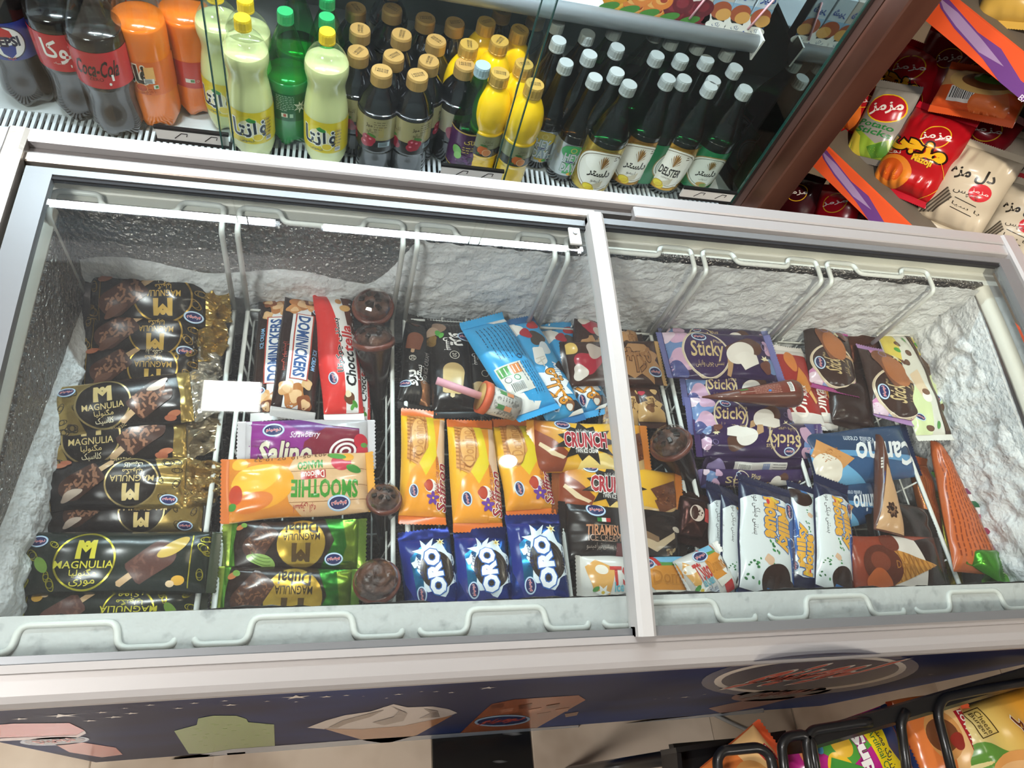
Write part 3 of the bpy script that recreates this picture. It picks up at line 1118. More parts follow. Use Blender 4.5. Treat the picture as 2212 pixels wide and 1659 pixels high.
# sliding glass doors
door_glass = pane_mat('door_glass', (0.93, 0.97, 0.96), 0.025, 0.0, 0.002, (0.8, 0.85, 0.86), 5)
edge_m = mat('glass_edge', '#1d4a44', 0.1, coat=0.6)
blk = mat('black_trim', '#17181a', 0.5)
for x0, x1, yd in ((-.99, -.196, 1.072), (-.214, .312, 1.058), (.292, .824, 1.072)):
    d = bpy.data.objects.new('sliding_door', None)
    COL.objects.link(d)
    d.parent = fg
    gp(MB().box(x0, x1, yd - .002, yd + .002, .535, 1.60), 'pane', door_glass, False, d)
    for x in (x0, x1):
        gp(MB().box(x - .0013, x + .0013, yd - .0024, yd + .0024, .535, 1.60), 'polished_edge', edge_m, False, d)
    hx = x1 - .068
    gp(MB().box(hx - .062, hx + .062, yd - .010, yd + .004, .550, .5545, 0).box(hx - .062, hx + .062, yd - .010, yd - .0035, .578, .583), 'handle_rail', blk, False, d)
    gp(MB().box(hx - .060, hx + .060, yd - .008, yd - .003, .555, .5775), 'handle', white_pl, False, d)
    for k in (-.03, .02):
        gp(MB().tube([(hx + k, yd - .0085, .560), (hx + k + .012, yd - .0085, .572), (hx + k + .022, yd - .0085, .572), (hx + k + .02, yd - .0085, .566)], .0008, 5), 'handle_print', blk, True, d)
# brown metal corner post
post_m = mat('brown_metal_post', '#54332a', 0.30, 0.55, noise=(7, '#7d5646', 0.5, 0.8, (1, 1, .2)))
gp(MB().box(FX1 + .0085, FX1 + .062, FY0 - .075, FY0 - .02, .02, 1.62, .003), 'corner_post', post_m)
gp(MB().box(FX1 + .0082, FX1 + .05, FY0 - .02, FY1 + .02, .02, 1.62), 'side_panel', mat('brown_side', '#4a332b', 0.5, 0.2))

# ---------------------------------------------------------------- snack rack (faces left, at an angle)
rk_m = mat('rack_panel', '#6d6459', 0.6)
org_m = mat('orange_card', '#ea5a2c', 0.5)
RK0 = np.array([1.0, 1.159, 0.0])
rk = tag(empty('snack_rack', tuple(RK0 + ER * -.3 + NR * .2)), 'angled snack rack with orange and purple shelf cards beside the fridge', 'rack')
rk.rotation_euler = (0, 0, math.atan2(-ER[1], -ER[0]))
rloc = lambda s_, d_, z: (s_, d_, z)          # local: x along -ER, y inward
# local frame: x = -ER, y = NR
ZS = (.36, .634, .985)
LB = lambda: MB()
def rb(mb, name, mt, parent=None): return mb.build(name, mt, parent or rk)
rb(LB().box(-.32, .9, .16, .175, .02, 1.7), 'back_panel', rk_m)
for z in ZS:
    rb(LB().box(-.32, .9, -.196, .16, z - .018, z), 'shelf', rk_m)
for z in ZS:
    c_ = rb(LB().box(-.32, .9, -.2035, -.1965, z - .020, z + .034), 'shelf_card', org_m)
    for t_ in (-.95, -.30, .35):
        K = Canvas(1.22, .054, lambda x, y, o, z=z: np.stack([x + .29, np.full_like(x, -.2035) - o, y + z + .007], 1), seg=.5)
        K.PL([(t_, .55), (t_ + .02, .8), (t_ + .16, .35), (t_ + .24, .45), (t_ + .34, -.2), (t_ + .45, -.15), (t_ + .45, -1), (t_ + .30, -1), (t_ + .22, -.6), (t_ + .10, -.3), (t_ + .03, .1)], '#6d3f86')
        K.PL([(t_ + .01, .5), (t_ + .08, .5), (t_ + .18, .2), (t_ + .28, -.2), (t_ + .2, -.45), (t_ + .1, -.15), (t_ + .04, .15)], '#a58ab4')
        K.RG(t_ + .405, -.45, .33, .33, .08, '#e6dfe8')
        K.TX('BARAR', t_ + .405, -.9, .035, '#e6dfe8')
        K.emit(c_, [matte(), foil()])
# ---------------------------------------------------------------- wrapped packs
def pack(name, label, cat, pa, pb, pc, T, design, bg='#333', seal=.010, sealcol=None, taper=(1, 1), fo=0, seed=1, wr=1.0, group=None, rot=False, pu=3.2, pv=2.4, gu=None, crease=1.0, zig=True, sfo=None, bottom=.4, crum=0.0):
    """pillow pack: pa,pb = world mid points of its two ends, pc = mid point of its left-hand long edge"""
    pa, pb, pc = map(np.array, (pa, pb, pc))
    C = (pa + pb) / 2
    u = pb - pa
    L = np.linalg.norm(u)
    u /= L
    w = pc - C
    w -= u * (w @ u)
    W = 2 * np.linalg.norm(w)
    w /= np.linalg.norm(w)
    nn = np.cross(u, w)
    rd = random.Random(seed * 7 + 3)
    sl = seal if isinstance(seal, (tuple, list)) else (seal, seal)
    if sl[0] != sl[1]:
        C = C + u * (sl[0] - sl[1]) / 2
    seal = min(sl)
    Lb = L - sl[0] - sl[1]
    L = Lb + 2 * seal
    waves = [(rd.uniform(60, 150), rd.uniform(-60, 60), rd.uniform(0, 6.3), rd.uniform(.4, 1)) for _ in range(3)]
    ends = [[(rd.uniform(120, 330), rd.uniform(0, 6.3), rd.uniform(.5, 1)) for _ in range(3)] for _ in range(2)]
    edge = [(rd.uniform(25, 70), rd.uniform(0, 6.3)) for _ in range(2)]

    def wf(x):
        t = (x / L + .5)
        k = taper[0] + (taper[1] - taper[0]) * t
        k = k * (1 - .018 * sum(np.sin(a * x + p) for a, p in edge))
        return k * (1 - .05 * np.clip(1 - np.abs(2 * x / Lb) * 1.0, 0, 1) * 0 + .0)

    def top(x, y):
        xn = np.clip(np.abs(2 * x / Lb), 0, 1)
        yn = np.clip(np.abs(2 * y / W), 0, 1)
        core = (1 - xn ** pu) ** .62 * (1 - yn ** pv) ** .55
        z = T * (1 - bottom) * core
        wv = sum(g * np.sin(a * x + b_ * y + p) for a, b_, p, g in waves) / 3
        z = z + wr * .085 * T * wv * np.minimum(1, core * 2.2)
        for i, sg in enumerate((-1, 1)):
            d = np.clip((sg * 2 * x / Lb - .35) / .65, 0, 1)
            cr = sum(g * np.sin(k * y * (1 + .15 * sg * x / Lb) + p) for k, p, g in ends[i]) / 3
            z = z + crease * .17 * T * cr * d ** 1.5 * np.minimum(1, (1 - yn) * 5) * (1 - xn ** 6)
        return z

    def S(x, y, o):
        x = np.clip(x, -Lb / 2 * .996, Lb / 2 * .996)
        y = np.clip(y, -W / 2 * .975, W / 2 * .975)
        e = .0006
        z = top(x, y)
        zx = (top(x + e, y) - z) / e
        zy = (top(x, y + e) - z) / e
        k = np.sqrt(1 + zx ** 2 + zy ** 2)
        k = np.minimum(k, 3)
        return np.stack([x - zx / k * o, y * wf(x) - zy / k * o, z + o / k + o * .3], 1)
    nu, nv = max(20, int(Lb / .0042)), max(14, int(W / .0042))
    sx = np.sign(np.linspace(-1, 1, nu + 1)) * np.abs(np.linspace(-1, 1, nu + 1)) ** .85 * Lb / 2
    sy = np.sign(np.linspace(-1, 1, nv + 1)) * np.abs(np.linspace(-1, 1, nv + 1)) ** .75 * W / 2
    X, Y = np.meshgrid(sx, sy)
    zt = top(X, Y)
    Yw = Y * wf(X)
    xn, yn = np.clip(np.abs(2 * X / Lb), 0, 1), np.clip(np.abs(2 * Y / W), 0, 1)
    zb = -T * bottom * (1 - xn ** pu) ** .62 * (1 - yn ** pv) ** .55 - .0002
    V = np.concatenate([np.stack([X, Yw, zt], -1).reshape(-1, 3), np.stack([X, Yw, zb], -1).reshape(-1, 3)])
    F = []
    r = nu + 1
    m_ = r * (nv + 1)
    for j in range(nv):
        for i in range(nu):
            k = j * r + i
            F.append((k, k + 1, k + r + 1, k + r))
            F.append((m_ + k, m_ + k + r, m_ + k + r + 1, m_ + k + 1))
    for i in range(nu):
        F.append((i, m_ + i, m_ + i + 1, i + 1))
        k = nv * r + i
        F.append((k, k + 1, m_ + k + 1, m_ + k))
    for j in range(nv):
        k = j * r
        F.append((k, k + r, m_ + k + r, m_ + k))
        k += nu
        F.append((k, m_ + k, m_ + k + r, k + r))
    un, vn = (X / (Lb / 2)).ravel(), (Y / (W / 2)).ravel()
    if rot:
        un, vn = -vn, un
    if isinstance(bg, (list, tuple)):          # ('u'|'v', [(pos,colour),...])
        q = un if bg[0] == 'u' else vn
        ps = [k for k, _ in bg[1]]
        cs = np.array([lin(c) for _, c in bg[1]])
        cc = np.stack([np.interp(q, ps, cs[:, i]) for i in range(3)], 1)
    else:
        cc = np.tile(np.array(lin(bg)), (len(un), 1))
    cc = np.concatenate([cc, cc])
    o = mk(name, V, F, [film(), foil()], None, True, cc, [1 if fo else 0] * len(F))
    M4 = Matrix.Identity(4)
    for i in range(3):
        M4[i][0], M4[i][1], M4[i][2], M4[i][3] = u[i], w[i], nn[i], C[i]
    o.matrix_world = M4
    tag(o, label, cat, group)
    if seal > 0:
        for sg in (-1, 1):
            sc_ = sealcol if sealcol else (bg if isinstance(bg, str) else bg[1][0 if sg < 0 else -1][1])
            if isinstance(sc_, (tuple, list)):
                sc_ = sc_[0 if sg < 0 else 1]
            ny = max(12, int(W / .0022) // 2 * 2)
            lift = rd.uniform(-.003, .006)
            v, f = [], []
            ls = sl[0 if sg < 0 else 1]
            rows = max(4, int(ls / .003))
            big = ls > .02
            kw = float(wf(np.array(sg * Lb / 2)))
            cv = [rd.uniform(-1, 1), rd.uniform(0, 6)]
            for k in range(rows + 1):
                for j in range(ny + 1):
                    y = (j / ny - .5) * W * kw
                    x = Lb / 2 + ls * k / rows
                    if k == rows and zig:
                        x += (.0011 if j % 2 else -.0004)
                    zz = (.0005 if j % 2 else -.0003) * min(1, k) + lift * (k / rows) ** 1.5 + .0035 * cv[0] * math.sin(y * 40 + cv[1]) * k / rows
                    if big:
                        q = Vector((x * 55, y * 55, seed * 3.1))
                        kk = min(1, k / 3)
                        zz += kk * (abs(mnoise.noise(q)) * .030 - .006 + .010 * mnoise.noise(q * 2.3))
                        x += kk * .008 * mnoise.noise(q * 1.3 + Vector((5, 0, 0)))
                        y *= 1 - .25 * kk * (k / rows) + .10 * mnoise.noise(q * .6 + Vector((0, 9, 0))) * kk
                    v.append((sg * x, y, zz))
            for k in range(rows):
                for j in range(ny):
                    a = k * (ny + 1) + j
                    f.append((a, a + 1, a + ny + 2, a + ny + 1))
            nv_ = len(v)
            v += [(a, b_, c - .0005) for a, b_, c in v]
            f += [tuple(reversed([i + nv_ for i in q])) for q in f]
            mk('end_seal', v, f, [film(), foil()], o, not big, np.tile(np.array(lin(sc_)), (len(v), 1)), [(sfo if sfo is not None else fo)] * len(f))
    K = Canvas(W if rot else Lb, Lb if rot else W, S, rot=rot)
    if rot:
        K.k = W / 2
    if design:
        design(K)
    K.emit(o, [film(), foil()])
    return o


# ---- artwork of each kind -------------------------------------------------
GOLD, GOLD2 = '#c9a24a', '#a8823a'


def seeds(K, u0, u1, n, col, seed=1, fl=0, v0=-.85, v1=.85):
    rd = random.Random(seed)
    for i in range(n):
        u, v, q, r = rd.uniform(u0, u1), rd.uniform(v0, v1), rd.uniform(0, 180), rd.uniform(.14, .24)
        K.RG(u, v, r, r * .55, .025, col, q, fl, n=14)
        K.RG(u, v, r * .55, r * .5, .018, col, q, fl, n=10)


def emblem(K, u, v, s, col, fl=1):
    """ornamental letter M built of two feathered legs and a valley"""
    k = s
    du = K.Wy / K.Lx
    for sg in (-1, 1):
        K.PL([(u + sg * k * du * 1.0, v - k), (u + sg * k * du * .45, v - k), (u + sg * k * du * .52, v + k), (u + sg * k * du * .95, v + k)], col, fl)
        K.PL([(u + sg * k * du * .52, v + k), (u + sg * k * du * .50, v + k * .2), (u, v - k * .35), (u, v + k * .25)], col, fl)
    K.E(u, v + k * .65, k * .28, k * .28, col, fl=fl, n=10)


def magnulia(kind):
    def d(K):
        if kind == 'dark':
            end, ac, body, bar, chip = '#1c1410', GOLD, '#17100d', '#4a2c22', '#94674c'
        elif kind == 'classic':
            end, ac, body, bar, chip = '#b79a58', '#cdb377', '#17110f', '#43271d', '#96684e'
        else:
            end, ac, body, bar, chip = '#0f1d16', '#c7bb3a', '#0e1a15', '#5a3a33', '#6f4b40'
        gold = kind == 'classic'
        if gold:
            K.PL([(-1, -1), (-.55, -1), (-.68, -.2), (-.52, .35), (-.30, 1), (-1, 1)], end, 1)
            K.PL([(1, -1), (.80, -1), (.84, 0), (.80, 1), (1, 1)], end, 1)
            seeds(K, -.98, -.62, 8, '#2a2117', 3)
        else:
            seeds(K, -.96, -.55, 7, ac, 4, 1)
            seeds(K, .86, .98, 4, ac, 5, 1)
            K.RC(.80, -.85, .812, .85, ac, 1)
        K.E(-.28, 0, .90, .90, body)
        K.RG(-.28, 0, .90, .90, .055, ac, fl=1)
        emblem(K, -.28, .36, .30, ac, 0)
        K.TX('MAGNULIA', -.28, -.12, .30, ac, h=.115, bold=.01)
        K.TX('مگنولیا', -.28, -.38, .14, ac, h=.13, bold=.01)
        K.TX({'dark': 'دبل چاکلت', 'classic': 'کلاسیک', 'banana': 'موزی'}[kind], -.28, -.64, .13, '#e8d9b0' if kind != 'banana' else ac, h=.12, bold=.01)
        if gold:
            K.TX('Classic', -.10, -.88, .12, '#c9b07a', rot=18)
        T = K.BAR(.42, .02, 1.45, .92, bar, 38, (.5, '#c9a57c'))
        K.SP(T, 34 if kind != 'banana' else 14, 1.45, .92, chip, .12, .035, 8)
        if kind == 'banana':
            K.BL(.62, .42, .36, '#cfae55', 2, .1, sx=1.5, sy=.55, rot=35)
            K.E(.70, -.62, .20, .15, '#d9a441')
            K.E(.62, -.72, .13, .10, '#e9c9a0')
            K.E(-.72, -.1, .16, .30, '#6f8f33', 40)
        else:
            K.BL(.52, .45, .28, '#cfb8a6' if kind == 'classic' else '#6b4636', 2, .25, sx=1.4, sy=.5, rot=30)
            K.E(.72, -.66, .22, .11, '#b0694a', 10)
            K.E(.66, -.78, .20, .10, '#a45c40', -8)
        K.LG(-.80, .66, .30, -6)
    return d


def dubai(K):
    K.PL([(-1, -1), (-.45, -1), (-.62, -.1), (-.40, 1), (-1, 1)], '#2f7a26', 1)
    K.PL([(-1, -1), (-.75, -.9), (-.82, .1), (-.7, 1), (-1, 1)], '#7d9a34', 1)
    K.PL([(1, -1), (.90, -1), (.94, 0), (.90, 1), (1, 1)], '#6fae3c', 1)
    K.E(-.10, 0, .93, .93, '#c9a544', fl=1)
    K.TX('Dubai', -.10, -.62, .25, '#2a1d10', h=.20, bold=.03)
    K.TX('MAGNULIA', -.10, -.26, .29, '#2a1d10', h=.13, bold=.01)
    emblem(K, -.10, .34, .36, '#4a3514', 0)
    T = K.BAR(.55, -.08, 1.35, .95, '#4a2d22', 55, None)
    K.SP(T, 60, 1.35, .95, '#7a5138', .06, .02, 8)
    K.BL(.50, .62, .42, '#8fb05a', 4, .15, sx=1.3, sy=.55, rot=-20)
    for k in range(3):
        K.RG(.50, .62 - k * .13, .42, .16, .03, '#5f7d36', -20, a0=20, a1=160, n=12)
    K.E(.86, -.70, .16, .10, '#b06a3a', 30)
    K.E(.80, -.78, .12, .09, '#6b8f3c', -20)
    K.LG(-.62, .60, .36, 0)


def dominickers(K):
    K.PL([(-1, .25), (1, .25), (1, -.55), (-1, -.55)], '#e3e4e4')
    for u, v, r, c in ((-.86, -.2, .50, '#b5743d'), (-.80, .35, .34, '#d9a063'), (-.70, -.55, .3, '#c98b50'), (.82, -.1, .5, '#b5743d'), (.72, -.5, .34, '#d2a06a'), (.62, .40, .26, '#d9b07a'), (.92, .4, .35, '#8a4a25'), (-.95, .2, .3, '#7a3f20')):
        K.BL(u, v, r, c, int(abs(u * 90)), .25, lob=4)
        K.BL(u + .01, v + .05, r * .55, '#e2b888', int(abs(u * 50)), .3)
    K.RC(-.60, -.42, .58, .40, '#efefee')
    for v in (-.42, .34):
        K.RC(-.60, v, .58, v + .06, '#b5493a')
    K.RC(-.60, -.42, -.585, .4, '#b5493a'); K.RC(.565, -.42, .58, .4, '#b5493a')
    K.TX('DOMINICKERS', -.01, -.03, .54, '#2d5590', h=.25, bold=.035)
    K.TX('ICE CREAM', .2, .58, .18, '#7fb2dc', h=.09, bold=.02)
    K.TX('بستنی دومینیکرز', .18, -.66, .26, '#b5493a', h=.14)
    K.LG(-.70, .62, .32, 90)


def chocotella(K):
    K.RC(-1, -.10, 1, 1, '#d8332f')
    K.PL([(-1, -.10), (-.1, -.10), (.55, .05), (1, .35), (1, -1), (-1, -1)], '#e6e2de')
    K.PL([(.3, -.55), (1, -.35), (1, -1), (.2, -1)], '#5a3020')
    K.E(.72, -.5, .22, .30, '#d9a45c', 20); K.E(.85, -.2, .2, .16, '#c98d48', 0)
    K.PL([(-1, -.72), (.0, -.80), (.0, -1), (-1, -1)], '#c62f2d')
    K.TX('Choco', -.32, -.42, .30, '#151515', h=.24, bold=.03, shear=.12)
    K.TX('tella', .17, -.42, .22, '#c9302c', h=.24, bold=.03, shear=.12, out='#f0ece8')
    K.TX('بستنی چوکوتلا', .05, .02, .46, '#1a1616', h=.2, bold=.025, out='#f3eeea', ow=.03)
    K.BL(-.80, -.28, .28, '#6b3d22', 3, .1); K.BL(-.74, -.22, .16, '#ecd9b2', 4, .15)
    K.E(-.88, -.55, .2, .1, '#4b8f34', 30); K.E(-.92, -.42, .16, .09, '#5aa03f', -30)
    K.LG(-.50, .45, .33, 8)


def salino(K):
    K.PL([(-1, -1), (-.05, -1), (.1, .2), (-.1, 1), (-1, 1)], '#8b2c84')
    K.PL([(-.5, 1), (.1, 1), (.5, .62), (-.05, .45)], '#6a2f7c')
    K.PL([(-.15, -1), (.85, -1), (.85, .55), (.3, .65), (-.05, .1)], '#7c1f33')
    K.PL([(.85, -1), (1, -1), (1, 1), (-.2, 1), (.3, .75), (.86, .62)], '#b9b3b4')
    K.PL([(-1, -1), (-.92, -1), (-.90, 1), (-1, 1)], '#c9c2c4')
    for r in (.50, .34, .18):
        K.RG(.62, -.30, r * 1.25, r, .09, '#eee4e2', 20)
    K.E(.88, .1, .26, .3, '#c8283c', 20); K.E(.9, -.28, .22, .26, '#cf3547', -20); K.E(.93, -.05, .12, .1, '#5b9a45')
    K.TX('Salino', -.35, -.30, .42, '#d8cfb4', h=.42, bold=.03, shear=.15, out='#5b2150', ow=.03)
    K.TX('Strawberry', -.04, .35, .24, '#efe6ec', h=.15, shear=.25)
    K.LG(-.55, .58, .40, 0)


def smoothie(K):
    K.RC(-1, -1, 1, 1, '#dcb184')
    for v in (-.42, .12, .58):
        K.RC(-1, v, .35, v + .018, '#96663c')
    K.PL([(.05, -1), (.22, -.2), (.16, .6), (-.02, 1), (1, 1), (1, -1)], '#e08a33')
    K.E(.52, .0, .95, .72, '#f0a32e', 15); K.E(.62, -.25, .75, .45, '#f6bb42', 18); K.E(.66, .48, .6, .3, '#e07a2c', 10)
    K.E(.84, -.75, .24, .2, '#f0b440', 0); K.E(.9, .2, .2, .3, '#c9492f', 0); K.E(.95, .55, .12, .12, '#4b8f3a', 0)
    K.E(-.62, -.62, .32, .26, '#c83a4a', 0); K.E(-.72, -.80, .2, .14, '#e7a33a'); K.E(-.56, -.84, .3, .10, '#5a9a44', -10); K.E(-.80, -.4, .24, .12, '#3f8a35', -20)
    K.TX('SMOOTHIE', -.36, .20, .48, '#3f8f2e', h=.26, bold=.035, rot=-3)
    K.RC(-.38, -.38, -.02, -.12, '#b5302f', kind='lettering')
    K.TX('Delicious', -.20, -.25, .16, '#f2e6d8', h=.11, bold=.015)
    K.TX('MANGO', -.16, -.58, .18, '#4b8f34', h=.13, bold=.03)
    K.TX('اسموتی انبه', -.06, .74, .16, '#b0453a', h=.14, bold=.01)
    K.LG(-.56, .66, .36, 0)
    K.TX('1403-05-10  07-10-22', .1, -.9, .55, '#6b4a2a', h=.06)


def pro(var):
    def d(K):
        for k in range(10):
            K.RC(-1, -.9 + k * .18, -.6, -.88 + k * .18, '#3a3634')
        if var == 1:
            K.PL([(-1, -1), (-.55, -1), (-.48, -.1), (-.75, -.35), (-1, -.3)], '#b07a55', 1)
            T = K.BAR(.45, .35, 1.25, .95, '#7a4630', -8, (.3, '#b89472'))
            K.BL(.98, .35, .35, '#5a3425', 3, .1)
            K.TX('پرو', -.48, .25, .16, '#ece8e2', h=.34, bold=.03)
            K.TX('بستنی', -.35, -.08, .17, '#ece8e2', h=.2, bold=.015)
            K.TX('PRO ICE CREAM', -.2, -.42, .36, '#8d8680', h=.13)
            K.RG(-.02, .45, .2, .2, .03, '#d8d2c4'); K.TX('20', -.02, .45, .05, '#d8d2c4')
            K.LG(-.62, .72, .34, 90)
        elif var == 2:
            T = K.BAR(.35, .0, 1.5, 1.0, '#cdb078', 172, (.2, '#d9c59a'))
            K.BL(-.82, -.45, .35, '#8a6f5c', 3, .15); K.BL(-.72, -.75, .28, '#a58a74', 5, .15); K.E(-.66, -.5, .2, .12, '#4e9a3f', 20); K.E(-.6, -.36, .16, .1, '#63b04d', -30)
            K.BL(-.5, -.8, .26, '#b58d4b', 4, .3, fl=1)
            K.TX('پرو', -.52, .25, .14, '#ece8e2', h=.32, bold=.03)
            K.TX('بستنی', -.40, -.12, .14, '#ece8e2', h=.18, bold=.015)
            K.RG(-.15, .15, .22, .22, .03, '#d8d2c4'); K.TX('20', -.15, .15, .05, '#d8d2c4')
            K.LG(-.60, .72, .34, -90)
        else:
            K.TX('پرو', -.30, .25, .14, '#ece8e2', h=.3, bold=.03); K.TX('بستنی', -.15, -.25, .14, '#ece8e2', h=.18)
            K.BAR(.6, -.1, 1.1, .9, '#b39463', 172)
            K.RG(.2, .3, .22, .22, .03, '#d8d2c4')
            K.PL([(-.3, -.7), (.5, -.8), (.5, -.62), (-.3, -.5)], '#a8844a', 1)
    return d


def milky(K):
    K.PL([(1, 1), (.6, 1), (.7, .5), (1, .3)], '#e9e6df')
    K.BL(.55, -.3, .42, '#4a4038', 7, .3); K.BL(.82, .35, .28, '#f0ece4', 8, .3); K.BL(.88, -.55, .3, '#b5302f', 9, .3); K.BL(.70, .1, .3, '#b3303a', 3, .3)
    K.BL(.30, -.35, .34, '#cfd6da', 9, .3)
    T = K.BAR(.16, .05, .95, .60, '#f2efe8', 170)
    K.SP(T, 3, .9, .1, '#d9d4c8', .35, .03, 2)
    K.TX('Milky', -.18, -.50, .18, '#f4f6f7', h=.2, bold=.03, shear=.2)
    K.ST(-.46, .0, .85, .60, 9, '#f3f4f4', jit=.2, seed=5, sx=1.25)
    K.TX('میلکو', -.46, .0, .34, '#e79a35', h=.55, bold=.02, out='#4a2f1a', ow=.035)
    K.BL(-.10, -.80, .3, '#20232b', 3, .3); K.BL(-.66, .82, .24, '#20232b', 6, .3); K.BL(-.9, -.7, .3, '#20232b', 4, .3); K.BL(-.22, .85, .2, '#20232b', 8, .3)
    K.BL(-.84, -.35, .24, '#8a5a3a', 5, .2); K.BL(-.86, -.30, .16, '#f0e8dc', 6, .2)
    K.PL([(-.92, -1), (-1, -1), (-1, -.1), (-.95, -.4)], '#f2efe8')
    K.LG(-.78, .42, .30, 0)


def milky_back(K):
    K.PL([(.62, -1), (1, -1), (1, .1), (.9, .3), (.82, -.2), (.68, -.3)], '#efeae2')
    K.LN(-.45, .75, .40, 9, .17, '#1c4f74', .035, seed=4)
    K.RC(.05, -.85, .66, .30, '#dcd7cc')
    K.RC(.08, -.25, .28, .18, '#e08a4a'); K.RC(.08, -.8, .28, -.32, '#4f9a4a')
    for k in range(5):
        K.RC(.10, -.72 + k * .18, .26, -.68 + k * .18, '#f0ece4', kind='lettering')
    K.RG(.36, -.2, .14, .14, .04, '#2f8f5a'); K.RG(.36, -.6, .14, .14, .03, '#555')
    K.BC(.55, -.35, .62, .5, 90)
    K.LN(.42, .62, .35, 5, .12, '#1c4f74', .03, seed=8)
    K.RG(-.05, .4, .12, .12, .05, '#1c4f74')
    K.PL([(-1, .1), (-.9, .3), (-.92, 1), (-1, 1)], '#e7e3db')


def milky_choc(K):
    K.BL(.62, .1, .5, '#b3263a', 3, .3); K.BL(.45, -.4, .34, '#cbb9ac', 5, .3); K.BL(.80, .5, .3, '#e3d8cc', 6, .3); K.BL(.92, -.6, .28, '#e9c46a', 7, .15)
    K.ST(-.42, 0, .95, .68, 9, '#b98a5c', jit=.2, seed=8, sx=1.3)
    K.TX('میلکو', -.42, -.02, .34, '#a57448', h=.52, bold=.03, out='#5a3620', ow=.04)
    K.TX('Milky', .02, -.45, .16, '#c9a27a', h=.2, bold=.02)
    K.BL(.15, .5, .3, '#3a2018', 4, .2)
    K.LG(-.82, .5, .34, 0)


def choc_drip(K):
    K.PL([(-1, 1), (-.1, 1), (0, .3), (.2, .5), (.3, -.1), (.05, -.3), (-.1, -.8), (-.4, -.5), (-.6, -1), (-1, -1)], '#c39a62')
    K.BL(-.4, .2, .3, '#7a5030', 3, .3)
    K.TX('میلکو', -.1, .1, .25, '#5a3620', h=.4, bold=.02)
    K.BL(.6, -.3, .25, '#c39a62', 5, .3); K.BL(.5, .6, .2, '#b3263a', 6, .3)


def saffron(K):
    K.PL([(-1, 1), (-.2, .6), (.2, -.2), (.9, -.35), (1, -1), (-.6, -1), (-1, -.4)], '#ee9a2c')
    K.PL([(.2, -.55), (.95, -.75), (.95, -1), (-.5, -1), (-.35, -.8)], '#e2bb9a')
    K.PL([(-.30, -.05), (.10, -.55), (.98, -.42), (.98, -.10), (.30, -.18), (-.05, .25)], '#e5c728')
    K.PL([(-.10, .30), (.28, -.14), (.98, -.10), (.98, .72), (.05, .78)], '#dd9a50')
    for k in range(12):
        t_ = k / 11
        K.PL([(-.06 + .9 * t_, .30 - .38 * min(1, t_ * 2)), (-.03 + .9 * t_, .30 - .38 * min(1, t_ * 2)), (.08 + .9 * t_, .76), (.05 + .9 * t_, .76)], '#b8742e')
    for k in range(5):
        v = .66 - k * .16
        K.PL([(-.04 + k * .06, v), (.97, v - .02), (.97, v - .05), (-.03 + k * .06, v - .035)], '#b8742e')
    K.E(.50, .28, .95, .33, '#e2a55a'); K.RG(.50, .28, .95, .33, .035, '#b9783a')
    K.TX('Domino', .50, .28, .34, '#c98843', h=.22, bold=.025, out='#edbd7c', ow=.02)
    K.E(-.48, -.28, .30, .27, '#efe7dd'); K.E(-.47, -.20, .26, .18, '#a8322a'); K.BL(-.47, -.18, .2, '#c24a34', 3, .2)
    for k in range(5):
        q = k * 1.257
        K.E(-.70 + .07 * math.cos(q), -.38 + .14 * math.sin(q), .15, .08, '#6f3f9a', math.degrees(q))
    K.E(-.70, -.38, .05, .05, '#e9b53a')
    K.TX('Saffron', -.46, -.76, .44, '#9c2230', h=.2, bold=.02, shear=.15, out='#f4ece2', ow=.035)
    K.TX('Wafer ice cream', -.26, -.53, .36, '#a8433a', h=.09, shear=.12)
    K.TX('ویفر بستنی زعفرانی', -.36, -.95, .36, '#b04a34', h=.09)
    K.LG(-.58, .45, .30, 8)


def oro(K):
    K.PL([(-1, .5), (-.3, .9), (1, 1), (1, .2), (.3, .2), (-.3, -.2), (-1, -.5)], '#1c2c7a')
    K.PL([(-.6, .55), (.4, .65), (.75, .1), (.2, -.3), (-.5, .1)], '#1f6f9c', 1)
    K.PL([(-.75, -.2), (-.45, .3), (-.3, .0), (-.5, -.7)], '#2f9fc0', 1)
    K.BL(.0, -.30, .72, '#dfe9ee', 3, .25, sx=1.25, lob=7); K.ST(.5, .05, .55, .25, 6, '#e6edf0', jit=.35, seed=4, sx=1.3, rot=20); K.ST(.2, .42, .28, .14, 5, '#e6edf0', jit=.3, seed=9)
    K.E(-.05, -.28, .72, .62, '#2b2420', 10)
    for k in range(40):
        q = k * math.pi / 20
        K.E(-.05 + .66 * math.cos(q) * K.Wy / K.Lx, -.28 + .57 * math.sin(q), .035, .02, '#4a4038', math.degrees(q), n=6)
    K.RG(-.05, -.28, .56, .48, .03, '#4a4038', 10); K.RG(-.05, -.28, .44, .37, .03, '#45392f', 10)
    K.TX('ORO', -.08, -.20, .62, '#f3f4f6', h=.25, bold=.06, out='#2c66b5', ow=.05, rot=6)
    K.TX('Ice Cream', .12, .35, .34, '#1b2b66', h=.10, shear=.2, rot=4)
    K.ST(.78, -.55, .18, .08, 6, '#e9dfae', seed=3); K.E(.78, -.55, .05, .05, '#c9a13a')
    K.LN(-.15, -.90, .5, 2, .09, '#20305e', .03)
    K.LG(-.66, .36, .28, 4)


